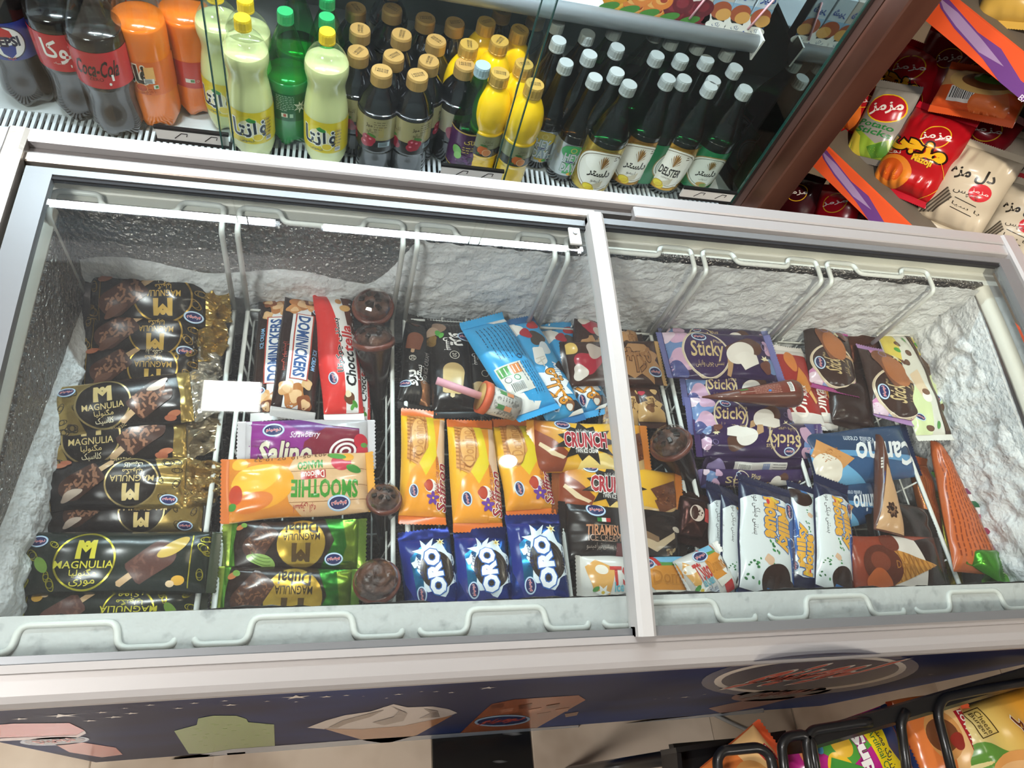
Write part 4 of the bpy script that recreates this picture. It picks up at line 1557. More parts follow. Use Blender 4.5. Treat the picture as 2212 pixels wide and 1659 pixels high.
def crunch(K):
    K.PL([(-1, -1), (-1, .6), (-.72, .2), (-.45, -.35), (-.55, -1)], '#8a3f22')
    K.PL([(-.92, .1), (-.65, -.35), (-.5, -.5), (-.55, -.58), (-.75, -.42), (-.95, -.02)], '#e3c9a2')
    K.PL([(.0, -1), (.15, -.4), (.6, -.55), (1, -.3), (1, -1)], '#d9b27a')
    K.PL([(-.3, -1), (-.2, -.5), (.2, -.3), (.5, -.7), (.3, -1)], '#f2d27a')
    K.PL([(.48, .15), (.95, .65), (1, .2), (.62, -.25)], '#6b3a22'); K.PL([(.55, -.25), (1, .2), (1, -.35), (.66, -.72)], '#7a4427')
    rd = random.Random(4)
    for k in range(34):
        K.E(rd.uniform(.58, .97), rd.uniform(-.4, .35), .035, .03, ('#9a6038', '#532a18')[k % 2], n=6)
    K.ST(-.14, .12, 1.02, .62, 11, '#221d1a', jit=.18, seed=6, sx=1.15, sy=.85)
    K.TX('CRUNCH', -.14, .17, .38, '#b3313c', h=.28, bold=.04, out='#efe9e2', ow=.045)
    K.TX('TWIN ICE CREAM', -.13, -.26, .2, '#f0ebe4', h=.08, bold=.015)
    K.TX('بستنی دوقلو کرانچ', -.10, .54, .2, '#e6e0d6', h=.08)
    K.LG(-.52, .78, .30, -4)


def tiramisu(K):
    K.PL([(.25, -.75), (.75, -.75), (.95, .25), (.55, .75), (.15, .30)], '#2a1f1b')
    K.PL([(.18, -.05), (.52, -.30), (.85, .10), (.85, -.12), (.52, -.62), (.18, -.34)], '#cdb391')
    K.PL([(.12, .05), (.25, .12), (.55, -.12), (.55, -.30), (.18, -.10)], '#8a6a4e')
    for k in range(5):
        K.E(.72 + .05 * (k % 3), -.55 - .09 * (k // 3), .09, .05, ('#b89a6a', '#6b4a30')[k % 2], 30 * k)
    K.E(.9, .2, .16, .12, '#c9b8a4')
    for k, c in enumerate(('#2f7a3a', '#e6e2da', '#b8322f')):
        K.RC(-.52 + k * .075, .30, -.445 + k * .075, .44, c)
    K.TX('TIRAMISU', -.40, .02, .30, '#c98a62', h=.17, bold=.02)
    K.TX('ICE CREAM', -.40, -.24, .27, '#a8826a', h=.11)
    K.TX('کیک بستنی تیرامیسو', -.40, -.52, .30, '#8d8076', h=.12)
    K.RC(-.58, .19, -.22, .205, '#9a8d80', kind='lettering'); K.RC(-.58, -.36, -.22, -.345, '#9a8d80', kind='lettering')
    K.RC(-.2, -1, -.05, -.4, '#5a1c1c')
    K.LG(-.52, .72, .36, 0)


def tsiso(K):
    K.PL([(-.95, .55), (-.80, .80), (-.52, .45), (-.62, -.5), (-.85, -.35)], '#e2a85a'); K.E(-.72, .42, .26, .17, '#f0e6d6', -15)
    K.ST(-.72, -.42, .30, .14, 6, '#f6f3ea', seed=3); K.E(-.72, -.42, .07, .06, '#e2c04a'); K.E(-.82, -.3, .14, .08, '#4f9440', 30); K.BL(-.72, -.72, .26, '#d9b067', 5, .3, sx=1.5, sy=.5)
    K.TX('TSiso', -.30, .18, .30, '#c23a35', h=.34, bold=.025)
    K.TX('Ice Cream', -.30, -.22, .25, '#5fb4c4', h=.17, bold=.02)
    K.TX('بیسکویتی', -.28, -.58, .24, '#e8ecf2', h=.22, bold=.015, out='#2c4f7a', ow=.04)
    K.PL([(.05, 1), (.18, .6), (.75, .55), (.8, .95)], '#5f9a4a'); K.PL([(.1, 1), (.2, .75), (.7, .72), (.75, 1)], '#7fbede')
    K.PL([(.04, 1), (.13, 1), (.20, .62), (.14, .60)], '#c8362f'); K.PL([(.75, 1), (.80, 1), (.82, .7), (.78, .7)], '#c8362f')
    K.RC(.28, -1, .72, -.45, '#c92f2f')
    K.PL([(.0, .45), (.06, .6), (.72, .62), (.88, .45), (.88, -.15), (.74, -.32), (.06, -.35), (.0, -.2)], '#df9136')
    K.PL([(.06, -.35), (.74, -.32), (.88, -.15), (.80, -.55), (.12, -.66)], '#ece4d6')
    K.E(.84, .02, .34, .42, '#f0eae0', -10)
    for k in range(5):
        K.PL([(.70 + k * .05, -.25 + k * .08), (.72 + k * .05, -.27 + k * .08), (.80 + k * .04, .10 + k * .08), (.78 + k * .04, .12 + k * .08)], '#3a2a20')
    K.TX('Domino', .40, .18, .36, '#c67b28', h=.26, bold=.02, out='#eaa851', ow=.025)
    K.LG(-.02, .70, .34, 0)


def sticky(var):
    body = '#3a2552' if var == 0 else '#3b2620'
    pal = ('#6a86b4', '#c9a2bc', '#4a4f86') if var == 0 else ('#8e9ecb', '#c987b0', '#b55a96')

    def d(K):
        for u, v, r, c in ((-.86, .3, .6, pal[0]), (-.80, -.35, .5, pal[1]), (-.92, -.75, .4, pal[2]), (-.74, .7, .35, pal[1]), (-.95, .8, .3, '#d9c3d0'), (.94, -.5, .32, pal[0]), (.95, .3, .3, pal[1])):
            K.BL(u, v, r, c, int(abs(u * 77 + v * 13)), .30, lob=3)
        K.E(-.34, -.05, .92, .98, body); K.RG(-.34, -.05, .92, .98, .07, '#cdbda2'); K.RG(-.34, -.05, .86, .92, .02, '#e8dcc4')
        K.TX('Sticky', -.32, .0, .30, '#cdb583', h=.42, bold=.015, shear=.15)
        K.TX('Plus', -.08, .42, .08, '#cdb583', shear=.25)
        K.TX('بستنی چوبی وانیلی' if var == 0 else 'بستنی کارامل', -.33, -.52, .26, '#cdb583', h=.13)
        K.PL([(-.02, -.9), (.02, -.3), (.16, -.1), (.06, -.95)], '#b8926a')
        T = K.BAR(.42, .15, 1.5, .80, '#5a3a2c' if var == 0 else '#7a4a30', 22)
        K.BL(.30, -.05, .46, '#e4ddd4' if var == 0 else '#a8683c', 4, .12, sx=1.3, rot=20, lob=2)
        if var == 0:
            K.PL([(.15, -.2), (.32, -.75), (.62, -.45), (.62, -.1), (.4, .0)], '#e9e3da')
        K.ST(.78, -.25, .2, .09, 6, '#e9dfb4', seed=5); K.BL(.76, -.55, .24, '#6b4034', 6, .3)
        K.RG(.82, .25, .14, .14, .02, '#8d7fae')
        K.LG(-.40, .62, .30, -3)
    return d


def barcode_side(K):
    K.RC(-.55, -.75, .45, .75, '#c9c4bf')
    K.BC(-.36, 0, 1.6, 1.2, 0, 18)
    K.RC(-.02, -.6, .12, .6, '#7a86a8'); K.LN(.30, .5, .13, 4, .3, '#3a3a3a', .08); K.RC(.18, -.75, .45, -.45, '#a8322f')
    K.BL(-.85, 0, .9, '#8a7aa4', 3, .3)


def mouse(K):
    K.PL([(-.72, 1), (-.80, .3), (-.74, -.6), (-.62, -1), (1, -1), (1, 1)], '#dcdfdd')
    K.PL([(-.60, 1), (-.35, .62), (.05, .55), (.45, .75), (.75, .9), (.9, 1)], '#2b5fa8')
    K.PL([(-.30, 1), (.0, .66), (.4, .80), (.8, 1)], '#1d3a78')
    K.RG(-.02, .74, .16, .16, .04, '#d9e4ee', 0, a0=40, a1=260, n=14)
    rd = random.Random(3)
    for k in range(14):
        K.E(rd.uniform(-.1, .5), rd.uniform(.72, .95), .015, .015, '#e6edf5', n=5)
    K.TX('Mouse', -.36, .02, .38, '#e6a93c', h=.26, bold=.05, out='#2c5f9c', ow=.045)
    K.TX('Milky', -.20, .38, .40, '#e6a93c', h=.26, bold=.05, out='#2c5f9c', ow=.045)
    K.TX('بستنی میلکی موس', -.40, -.55, .44, '#333', h=.13, rot=0)
    for k in range(26):
        u, v = rd.uniform(.45, .95), rd.uniform(-.85, .2)
        if rd.random() < .5:
            u, v = rd.uniform(.05, .3), rd.uniform(-.3, .2)
        K.E(u, v, rd.uniform(.03, .08), .04, ('#2f6b3c', '#3f8a4a')[k % 2], rd.uniform(0, 180), n=6)
    K.E(-.72, .1, .14, .06, '#e9c93a', 60); K.E(-.66, -.12, .1, .05, '#c8363a')
    K.BAR(.44, -.10, .3, .30, '#dcb493', 60)
    K.BL(.80, .25, .62, '#2f1a13', 4, .12, sx=1.0, sy=.9)
    K.BL(.86, .70, .35, '#2f1a13', 6, .1)
    K.PL([(.9, -.1), (1, -.1), (1, .3), (.9, .3)], '#2a6fb0')
    K.LG(-.62, .72, .30, 0)


def olivia(K):
    K.RC(-1, -1, -.78, 1, '#dcd6d0'); K.RC(-.78, -1, -.765, 1, '#efeae4')
    K.RC(.84, -1, 1, 1, '#dcd6d0'); K.RC(.82, -1, .835, 1, '#efeae4')
    K.BL(.62, .1, .5, '#d07a34', 3, .2, sx=1.1, sy=.6); K.PL([(.45, -.2), (.05, .1), (-.25, -.35), (-.1, -.6), (.2, -.5)], '#d08334')
    K.PL([(-.25, -.38), (-.15, -.55), (-.45, -.75), (-.52, -.62)], '#d9a25a')
    K.TX('Oliva', -.45, .25, .42, '#efe6dc', h=.36, bold=.02, shear=.2)
    K.TX('Alix', -.2, -.15, .16, '#efe6dc', shear=.25)


def canino(K):
    K.PL([(-1, -1), (1, -1), (1, -.3), (-1, .2)], '#27405f'); K.PL([(-1, .25), (1, -.45), (1, -.25), (-1, .5)], '#5d93bd')
    K.PL([(.1, 1), (.55, .1), (1, -.2), (1, 1)], '#6aa7cf')
    K.PL([(.30, .1), (.85, -.75), (1, -.2), (.72, .6)], '#c98f55'); K.E(.84, .42, .55, .5, '#e6ddcf'); K.BL(.8, .3, .5, '#ded3c2', 5, .15)
    rd = random.Random(2)
    for k in range(24):
        K.E(rd.uniform(.5, .85), rd.uniform(-.45, .1), .04, .015, '#a86a34', rd.choice((30, -40)), n=6)
    K.TX('Canino', -.38, .05, .62, '#e2e4e4', h=.42, bold=.025, shear=.2, rot=-4)
    K.TX('Vanilla cream', .08, -.55, .3, '#d4dbe2', h=.12, shear=.2, rot=-10)


def waffle_cone(K):
    K.PL([(-1, 1), (-.1, 1), (-.35, .0), (-.1, -1), (-1, -1)], '#8e3c26')
    K.PL([(-.1, 1), (.45, .8), (.55, 0), (.35, -1), (-.2, -1), (-.35, 0)], '#d9cdc2')
    K.PL([(.45, .8), (1, 1), (1, -1), (.35, -1), (.55, 0)], '#2a1a16')
    K.PL([(-.36, .62), (-.26, -.62), (.78, .02)], '#c78a3f')
    for k in range(9):
        t = k / 9
        K.PL([(-.34 + 1.1 * t, .58 * (1 - t)), (-.315 + 1.1 * t, .56 * (1 - t)), (-.10 + .9 * t, -.50 * (1 - t)), (-.125 + .9 * t, -.52 * (1 - t))], '#9c6428')
        K.PL([(-.30 + 1.1 * t, -.58 * (1 - t)), (-.275 + 1.1 * t, -.56 * (1 - t)), (-.14 + .9 * t, .50 * (1 - t)), (-.165 + .9 * t, .52 * (1 - t))], '#a86c2c')
    K.E(-.42, 0, .66, .66, '#5a2a1c', 10); K.E(-.46, .12, .34, .32, '#7a3a26'); K.BL(-.55, -.5, .4, '#b55a2c', 3, .2); K.BL(-.15, .75, .3, '#6b3020', 5, .15)
    K.TX('Domino', .05, .0, .2, '#a36b2c', h=.12, rot=-4)


def bistro(K):
    K.PL([(-1, 1), (-.3, 1), (-.1, .2), (-.5, -.2), (-1, .1)], '#cdd8a4'); K.PL([(.2, 1), (1, 1), (1, .2), (.4, .4)], '#d7c35a')
    for k, (u, v) in enumerate(((.35, .2), (.55, -.1), (.75, .3), (-.9, .2))):
        K.E(u, v, .2, .14, '#6b4c3a', 20 * k); K.RG(u, v, .2, .14, .02, '#4a3226', 20 * k)
    K.E(.62, .45, .2, .1, '#4f9a3c', 30); K.E(-.85, -.3, .24, .12, '#4f9a3c', -30); K.E(.86, -.3, .2, .1, '#5aa345', 10)
    K.PL([(-.35, .15), (.1, .35), (.2, -.15), (-.2, -.35)], '#d9c3a4'); K.E(-.35, -.1, .3, .25, '#ece6de'); K.E(-.25, -.15, .2, .2, '#7a5640')
    K.RC(-1, -1, 1, -.62, '#3a251c')
    for k in range(4):
        K.RC(-.95, -.95 + k * .08, .95, -.93 + k * .08, '#a88a62', 1)
    K.LG(-.7, .55, .28, 60)


def bistro_name(K):
    K.RC(-.3, -1, .9, 1, '#4a3a3a')
    K.TX('Bistro', .25, 0, .6, '#d8d2ca', h=.4, bold=.02, rot=4)
    K.RC(-.45, -1, -.3, 1, '#241a18')


def stripes_fruit(K):
    for k, c in enumerate(('#7a2f52', '#1f5a38', '#b03a56', '#8f2f4a')):
        u = -.75 + k * .26
        K.PL([(u, -1), (u + .12, -1), (u + .34, 1), (u + .22, 1)], c)
    K.RC(.30, -1, .52, 1, '#8a5f90'); K.TX('Spadimino', .41, 0, .1, '#5a2f5a', h=.6, rot=90)
    K.E(.76, .1, .6, .5, '#dd8a4a'); K.E(.62, .55, .4, .25, '#8fb04a'); K.E(.9, -.4, .4, .4, '#c9743a'); K.RG(.76, .1, .5, .42, .06, '#efc79a')


def print_lines(col='#8a3f1c', n=9):
    def d(K):
        K.LN(0, .78, .8, n, .19, col, .05, seed=5)
    return d


def fudge_cup(K):
    K.E(.1, .0, .5, .45, '#cdb8a8'); K.E(.1, .15, .42, .22, '#3a1a12'); K.RC(-.2, -.8, .45, -.5, '#b5322c')
    rd = random.Random(3)
    for k in range(12):
        K.E(rd.uniform(-.05, .25), rd.uniform(-.35, .1), .05, .04, '#3a1a12', n=6)


def cone_choc(K):
    K.PL([(-.98, -.9), (-.98, .9), (-.2, .5), (.3, .1), (.2, -.3), (-.4, -.8)], '#c49a70')
    K.BL(-.62, .05, .42, '#3a2218', 3, .35, lob=8); K.ST(-.62, .05, .36, .18, 9, '#8a6548', jit=.3, seed=4); K.BL(-.6, .1, .16, '#2a1710', 6, .3)
    K.PL([(.1, .35), (.16, .4), (-.1, .6), (-.14, .55)], '#2f3f7a')
    for k in range(4):
        K.RC(.2 + k * .06, .55, .24 + k * .06, .75, '#d8cfc4', kind='lettering')
# ---------------------------------------------------------------- ice creams in the baskets
NSEED = [10]


def ic(label, a, b, c, z, dz, T, design, bg, name='ice_cream_pack', cat='ice cream', tz=0.0, group=None, **kw):
    """a,b,c: pixels of the two ends and the left-hand edge; z: height of the seam plane, dz: extra height at c, tz: extra height at b"""
    NSEED[0] += 1
    kw.setdefault('seed', NSEED[0])
    pa, pb = Q(*a, z - tz), Q(*b, z + tz)
    pc = Q(*c, z + dz)
    return pack(name, label, cat, pa, pb, pc, T, design, bg, group=group, **kw)


DK, GR = '#17100d', '#0f1d17'
g1 = 'nut-coated ice lollies in gold-printed wrappers'
ic('dark lolly wrapper upside down at the back of the leftmost basket', (502, 650), (176, 650), (322, 711), .700, -.010, .026, magnulia('dark'), DK, sealcol=('#b5964f', DK), sfo=1, seal=(.034, .010), group=g1)
ic('dark lolly wrapper tucked under the rearmost one in the leftmost basket', (490, 728), (166, 722), (309, 780), .686, -.008, .024, magnulia('dark'), DK, sealcol=('#b5964f', DK), sfo=1, seal=(.036, .008), group=g1)
ic('dark lolly wrapper third from the back in the leftmost basket', (480, 800), (148, 797), (293, 852), .674, -.010, .024, magnulia('dark'), DK, sealcol=('#c9c2b4', '#30261c'), sfo=1, seal=(.03, .008), group=g1)
ic('gold and black lolly wrapper lying on top in the leftmost basket middle', (102, 897), (470, 850), (270, 820), .705, .004, .026, magnulia('classic'), '#17110f', sealcol=('#b79a58', '#c4bcae'), sfo=1, seal=(.008, .03), crease=1.6, group=g1)
ic('gold and black lolly wrapper just below the topmost one', (70, 964), (470, 930), (256, 888), .690, .006, .026, magnulia('classic'), '#17110f', sealcol=('#b79a58', '#a99a80'), sfo=1, seal=(.008, .036), crease=1.6, group=g1)
ic('upside-down gold-ended lolly wrapper with pale bite in the leftmost basket', (480, 1042), (66, 1050), (268, 1104), .684, -.006, .026, magnulia('classic'), '#191415', sealcol=('#b0925a', '#1c1715'), sfo=1, seal=(.042, .010), crease=2.0, group=g1)
ic('mostly hidden dark wrapper above the upper green-black banana lolly', (458, 1102), (52, 1108), (250, 1157), .668, -.008, .022, magnulia('classic'), '#191517', sealcol='#2a2320', group=g1)
ic('green-black banana lolly wrapper reading upright near the front left', (14, 1218), (472, 1214), (245, 1150), .698, .004, .026, magnulia('banana'), GR, sealcol='#28331f', group=g1)
ic('green-black banana lolly wrapper lying upside down at the front left', (446, 1322), (-8, 1332), (215, 1388), .680, -.004, .025, magnulia('banana'), GR, sealcol='#28331f', group=g1)

# second basket
ic('brown nut bar wrapper with blue lettering reading upward', (588, 908), (604, 636), (550, 772), .686, -.004, .026, dominickers, '#2c1a14', seal=.012, sealcol='#cfcac6')
ic('brown nut bar wrapper with blue lettering reading downward', (662, 636), (632, 902), (694, 772), .698, -.006, .028, dominickers, '#2a1713', seal=.012, sealcol='#b9b4b2')
ic('red and white hazelnut bar wrapper with a raised red flap', (745, 912), (714, 606), (688, 775), .700, .002, .028, chocotella, '#d8332f', seal=(.012, .028), sealcol=('#e4dcd6', '#d8332f'), tz=.008)
ic('second red hazelnut bar mostly hidden by the purple strawberry pack', (775, 925), (770, 720), (748, 820), .676, .0, .022, chocotella, '#c8322f', sealcol='#ddd5cf')
ic('purple and crimson strawberry ice lolly wrapper', (512, 966), (810, 960), (660, 908), .690, .010, .024, salino, '#7c2f6c', sealcol='#cfc8ca')
ic('orange mango ice pack lying upside down on the strawberry one', (808, 1040), (478, 1062), (648, 1118), .704, -.006, .028, smoothie, '#dcb184', sealcol=('#e5a443', '#d9763a'), crease=1.6, seal=.009)
ic('gold-disc pistachio lolly wrapper nearer the mango pack', (790, 1174), (478, 1180), (635, 1232), .688, -.006, .025, dubai, '#241712', sealcol=('#7d9a3c', '#9fb84a'), sfo=1, crease=1.8)
ic('gold-disc pistachio lolly wrapper against the front hook', (775, 1294), (458, 1292), (612, 1362), .682, -.008, .027, dubai, '#241712', sealcol=('#6f9a3c', '#9fb84a'), sfo=1, crease=2.2)

# third basket
ic('black lolly wrapper with a brown lolly reading upward', (893, 890), (908, 688), (866, 788), .684, .004, .024, pro(1), '#1a1817', seal=.012, sealcol=('#2a2624', '#221f1e'))
ic('black lolly wrapper with a cream lolly and green leaf', (962, 688), (985, 904), (1018, 780), .690, .0, .024, pro(2), '#1b1817', seal=.010)
ic('black lolly wrapper behind the paper push-up cup', (1025, 705), (1040, 900), (1066, 790), .678, .0, .022, pro(3), '#1c1917', seal=.010)
ic('sky-blue milk bar wrapper showing its back with a bar code', (1038, 690), (1166, 898), (1140, 770), .716, -.004, .024, milky_back, '#38a2db', seal=.010, tz=.004)
ic('sky-blue milk bar wrapper lying face up beside the turned one', (1228, 916), (1114, 688), (1136, 822), .698, .002, .026, milky, '#3f9fd4', seal=.010, sealcol='#2f6fa8')
ic('sky-blue milk bar wrapper partly under the brown cocoa one', (1285, 900), (1195, 700), (1204, 812), .680, .0, .024, milky, '#3b9ad0', seal=.010)
ic('brown cocoa milk bar standing at the back beside the lid divider', (1268, 810), (1276, 686), (1236, 742), .692, .0, .024, milky_choc, '#3a241d', seal=.008)
ic('brown cocoa milk bar lying upside down under the lid divider', (1432, 784), (1216, 786), (1325, 834), .702, -.004, .025, milky_choc, '#45291f', seal=.007, sealcol=('#c39a62', '#2a1914'))
ic('dark cocoa milk bar at the back right of the lid divider', (1388, 742), (1310, 738), (1350, 768), .684, .0, .02, milky_choc, '#2f211d', seal=.008)
ic('brown and tan dripping cocoa bar right of the lid divider', (1352, 930), (1368, 826), (1335, 880), .688, .0, .022, choc_drip, '#4a2a1c')
ic('glossy brown and tan cocoa bar nearest the right basket wall', (1412, 925), (1392, 826), (1374, 880), .694, .0, .022, choc_drip, '#3c2118', crease=2)
ic('dark cow-patch end of a milk bar below the lid divider', (1292, 890), (1330, 900), (1312, 850), .676, .0, .02, milky_choc, '#22222a')
for a, b, c, z, l in (((912, 1134), (914, 886), (864, 1012), .692, 'leftmost'), ((1034, 1148), (1014, 908), (972, 1030), .698, 'middle'), ((1150, 1118), (1110, 906), (1078, 1014), .690, 'rightmost')):
    ic('orange saffron wafer ice cream pack, %s of three' % l, a, b, c, z, .002, .024, saffron, ('u', [(-1, '#e39a2c'), (-.2, '#f0b02c'), (1, '#eebb22')]), name='wafer_ice_cream', seal=.011, sealcol='#dd6f28', group='saffron wafer packs')
for a, b, c, z, l in (((938, 1334), (914, 1144), (868, 1245), .692, 'leftmost'), ((1046, 1326), (1036, 1142), (982, 1236), .698, 'middle'), ((1170, 1320), (1150, 1112), (1098, 1216), .706, 'rightmost')):
    ic('shiny blue cookie ice cream pack, %s of three' % l, a, b, c, z, -.002, .024, oro, ('u', [(-1, '#1a2a78'), (-.3, '#1f4a9c'), (.3, '#2470ac'), (1, '#1c3080')]), name='cookie_ice_cream', seal=.012, sealcol='#1a2768', fo=1, sfo=1, crease=1.8, wr=1.6, group='blue cookie ice cream packs')
ic('yellow crispy twin bar wrapper directly below the blue milk bars', (1140, 962), (1402, 974), (1272, 914), .702, .004, .026, crunch, ('u', [(-1, '#b5602a'), (-.5, '#e8ab30'), (.2, '#f0b932'), (1, '#d98f28')]), sealcol=('#e89a34', '#c9742a'))
ic('yellow crispy twin bar wrapper nearer the tiramisu pack', (1192, 1050), (1474, 1078), (1336, 1008), .692, .006, .026, crunch, ('u', [(-1, '#b5602a'), (-.5, '#e8ab30'), (.2, '#f0b932'), (1, '#d9962a')]), sealcol=('#8a4a24', '#c9742a'), crease=1.6)
ic('dark brown tiramisu ice cream pack with a small flag', (1206, 1146), (1482, 1160), (1342, 1092), .688, .006, .028, tiramisu, '#1e1614', sealcol='#241a17', crease=1.6)
ic('white biscuit ice cream pack with red lettering under the divider', (1242, 1256), (1540, 1258), (1390, 1202), .684, .006, .028, tsiso, '#ddd8d0', sealcol='#d2ccc4', seal=.008)
ic('white biscuit ice cream pack tilted over the right end of the other', (1478, 1268), (1574, 1216), (1492, 1195), .700, .0, .022, tsiso, '#dcd6ce', sealcol='#e6e1da', seal=.006)
ic('reddish brown fudge cup wrapper with a jagged foil edge', (1496, 1180), (1498, 1062), (1462, 1128), .690, .0, .022, fudge_cup, '#3a1c16', fo=1, crease=2.5)

# fifth basket: purple and white
PU = '#33204a'
gS = 'purple vanilla lolly wrappers'
ic('purple lolly wrapper half hidden at the very back of its stack', (1424, 736), (1664, 742), (1545, 712), .690, .0, .022, sticky(0), PU, sealcol='#7f86b4', group=gS)
ic('purple lolly wrapper fully in view at the back of its basket', (1428, 766), (1676, 774), (1556, 722), .704, .0, .026, sticky(0), PU, sealcol='#6d6fa4', group=gS, crease=1.6)
ic('purple lolly wrapper just behind the chocolate cone', (1470, 838), (1690, 846), (1582, 806), .690, .004, .024, sticky(0), PU, sealcol='#6d6fa4', group=gS)
ic('purple lolly wrapper just in front of the chocolate cone', (1482, 898), (1724, 912), (1606, 866), .694, .004, .024, sticky(0), PU, sealcol='#6d6fa4', group=gS)
ic('purple lolly wrapper lying upside down in front of the others', (1776, 956), (1500, 946), (1640, 992), .690, -.006, .024, sticky(0), PU, sealcol='#4a3668', group=gS, crease=1.8)
ic('purple lolly wrapper on edge showing its bar code strip', (1514, 1002), (1762, 1004), (1638, 988), .676, .012, .018, barcode_side, '#2c1c3c', sealcol='#3a2a4c', group=gS)
ic('purple and pink wrapper just above the white lolly packs', (1502, 1034), (1756, 1030), (1630, 1012), .668, .010, .02, sticky(0), '#3b2a52', sealcol='#8a7ab0', group=gS)
NV = '#1a2040'
gM = 'white and navy cocoa milk lollies'
for a, b, c, z, dz, T, l in (((1556, 1048), (1562, 1300), (1590, 1170), .676, -.004, .022, 'white lolly pack with navy top, farthest left of five'), ((1584, 1062), (1586, 1302), (1612, 1180), .690, -.012, .022, 'white lolly pack with navy top, second from the left of five'),
                             ((1652, 1040), (1656, 1306), (1712, 1172), .704, -.004, .026, 'white lolly pack with navy top, frontmost and widest of five'), ((1736, 1296), (1734, 1046), (1700, 1170), .690, .0, .024, 'white lolly pack with navy end turned upside down'),
                             ((1794, 1038), (1802, 1296), (1836, 1165), .702, -.004, .025, 'white lolly pack with navy top, farthest right of five')):
    ic(l, a, b, c, z, dz, T, mouse, NV, seal=.012, sealcol=NV, group=gM)

# sixth basket
ic('red wafer bar wrapper with white ends beside the chocolate cone', (1742, 930), (1692, 748), (1680, 856), .690, .0, .022, olivia, '#9c2a24', sealcol='#d9d3cd')
ic('second red wafer bar wrapper partly under the caramel lolly', (1786, 925), (1740, 770), (1738, 856), .680, .0, .02, olivia, '#942722', sealcol='#d9d3cd')
ic('brown caramel lolly wrapper leaning at the back right', (1800, 850), (1782, 704), (1742, 786), .698, .0, .024, sticky(1), '#32211d', sealcol='#b0428c', crease=1.6)
ic('dark brown lolly wrapper between the two caramel ones', (1846, 930), (1822, 790), (1790, 868), .690, .0, .024, None, '#2b1a16', crease=2.2, wr=2)
ic('brown caramel lolly wrapper with pastel lower end', (1946, 916), (1906, 752), (1876, 852), .704, .0, .024, sticky(1), '#3a2722', sealcol='#a87fb4')
ic('coppery brown crumpled wrapper at the back of the last basket', (1890, 790), (1840, 706), (1830, 770), .684, .0, .022, None, '#5a2c1c', fo=1, crease=2.4, wr=2)
ic('white and green coffee ice pack with a brown seam strip', (2022, 952), (1926, 716), (1946, 860), .706, -.004, .024, bistro, '#d9d8cc', sealcol='#e0ddd4', crease=1.6)
ic('pale ice pack with brown stripe leaning on the frosted wall', (2046, 905), (1968, 716), (1984, 826), .694, .006, .022, bistro, '#5a4536', sealcol='#d4d0c8')
ic('grey-brown pack poking out toward the frosted right wall', (2092, 900), (2030, 850), (2042, 900), .690, .0, .018, bistro_name, '#d6d4cf', sealcol='#dcdad4', seal=.006)
ic('slim tan wafer roll in clear film against the right wall', (2040, 812), (2008, 740), (2016, 784), .692, .0, .018, None, '#a5724a', sealcol='#5a3a28')
ic('blue cone-ice wrapper with silver lettering upside down', (1972, 972), (1742, 1000), (1866, 1046), .690, -.008, .026, canino, '#2f5580', sealcol='#22345e', sfo=1)
ic('second blue cone-ice wrapper under the tall chocolate cone', (1905, 1080), (1782, 1102), (1850, 1136), .676, -.006, .022, canino, '#27466c', sealcol='#22345e')
ic('tall triangular chocolate cone wrapper standing on its wide end', (1921, 1152), (1894, 938), (1876, 1046), .708, .0, .024, cone_choc, '#5c3526', taper=(1.0, .08), seal=.0, pu=6, crease=.6)
ic('black and brown wrapper under the triangular chocolate cone', (1872, 1128), (2024, 1160), (1960, 1090), .684, .0, .022, None, '#1d1513', crease=2.2, wr=2)
ic('wrapper with a printed waffle cone at the front right', (1822, 1224), (2046, 1226), (1936, 1158), .694, .004, .024, waffle_cone, '#8e3c26', sealcol='#241a18', crease=.6)
ic('orange foil ice tube behind the right basket bars', (2022, 1180), (1980, 990), (1984, 1100), .672, .0, .022, print_lines('#8a3f1c', 7), '#b5622a', fo=1)
ic('orange pointed ice cone wrapper outside the last basket', (2118, 1240), (2016, 952), (2022, 1120), .690, .006, .026, print_lines('#8a3a1a', 10), '#c2602c', taper=(1.0, .12), seal=.0, pu=5)
ic('striped fruit ice wrapper lying against the frosted right wall', (2058, 1010), (2196, 1262), (2160, 1100), .676, .006, .024, stripes_fruit, '#dcd6d4', seal=.010, sealcol='#4f7f34')
ic('bright green foil wrapper twisted at the front right corner', (2085, 1200), (2170, 1228), (2138, 1180), .700, .0, .022, None, '#4f9a2c', fo=1, crease=2.6, wr=2, taper=(.35, 1.0))
ic('green-ended wrapper poking under the last front hook', (2136, 1230), (2205, 1300), (2190, 1240), .682, .0, .02, print_lines('#c9d8a4', 4), '#5f9a3a', crease=2)
ic('yellow-green foil sliver between the bars of the last basket', (2020, 1060), (2072, 1286), (2058, 1165), .664, .0, .018, None, '#9a8a2c', fo=1, crease=1.5)


# ---- chocolate cones with clear domes
choc_m = mat('chocolate', '#6a4838', 0.35, noise=(60, '#2f1b14', 0.4, 0.62), bump=(90, .8, .004), coat=.3)
cone_m = mat('cone_wrapper', '#23150f', 0.25, coat=.4, noise=(25, '#4a2a1c', .5, .7))
rim_m = mat('cone_rim', '#6b3525', 0.3, coat=.4)
dome_m = pane_mat('clear_dome', (0.93, 0.90, 0.88), 0.07, 0.03)


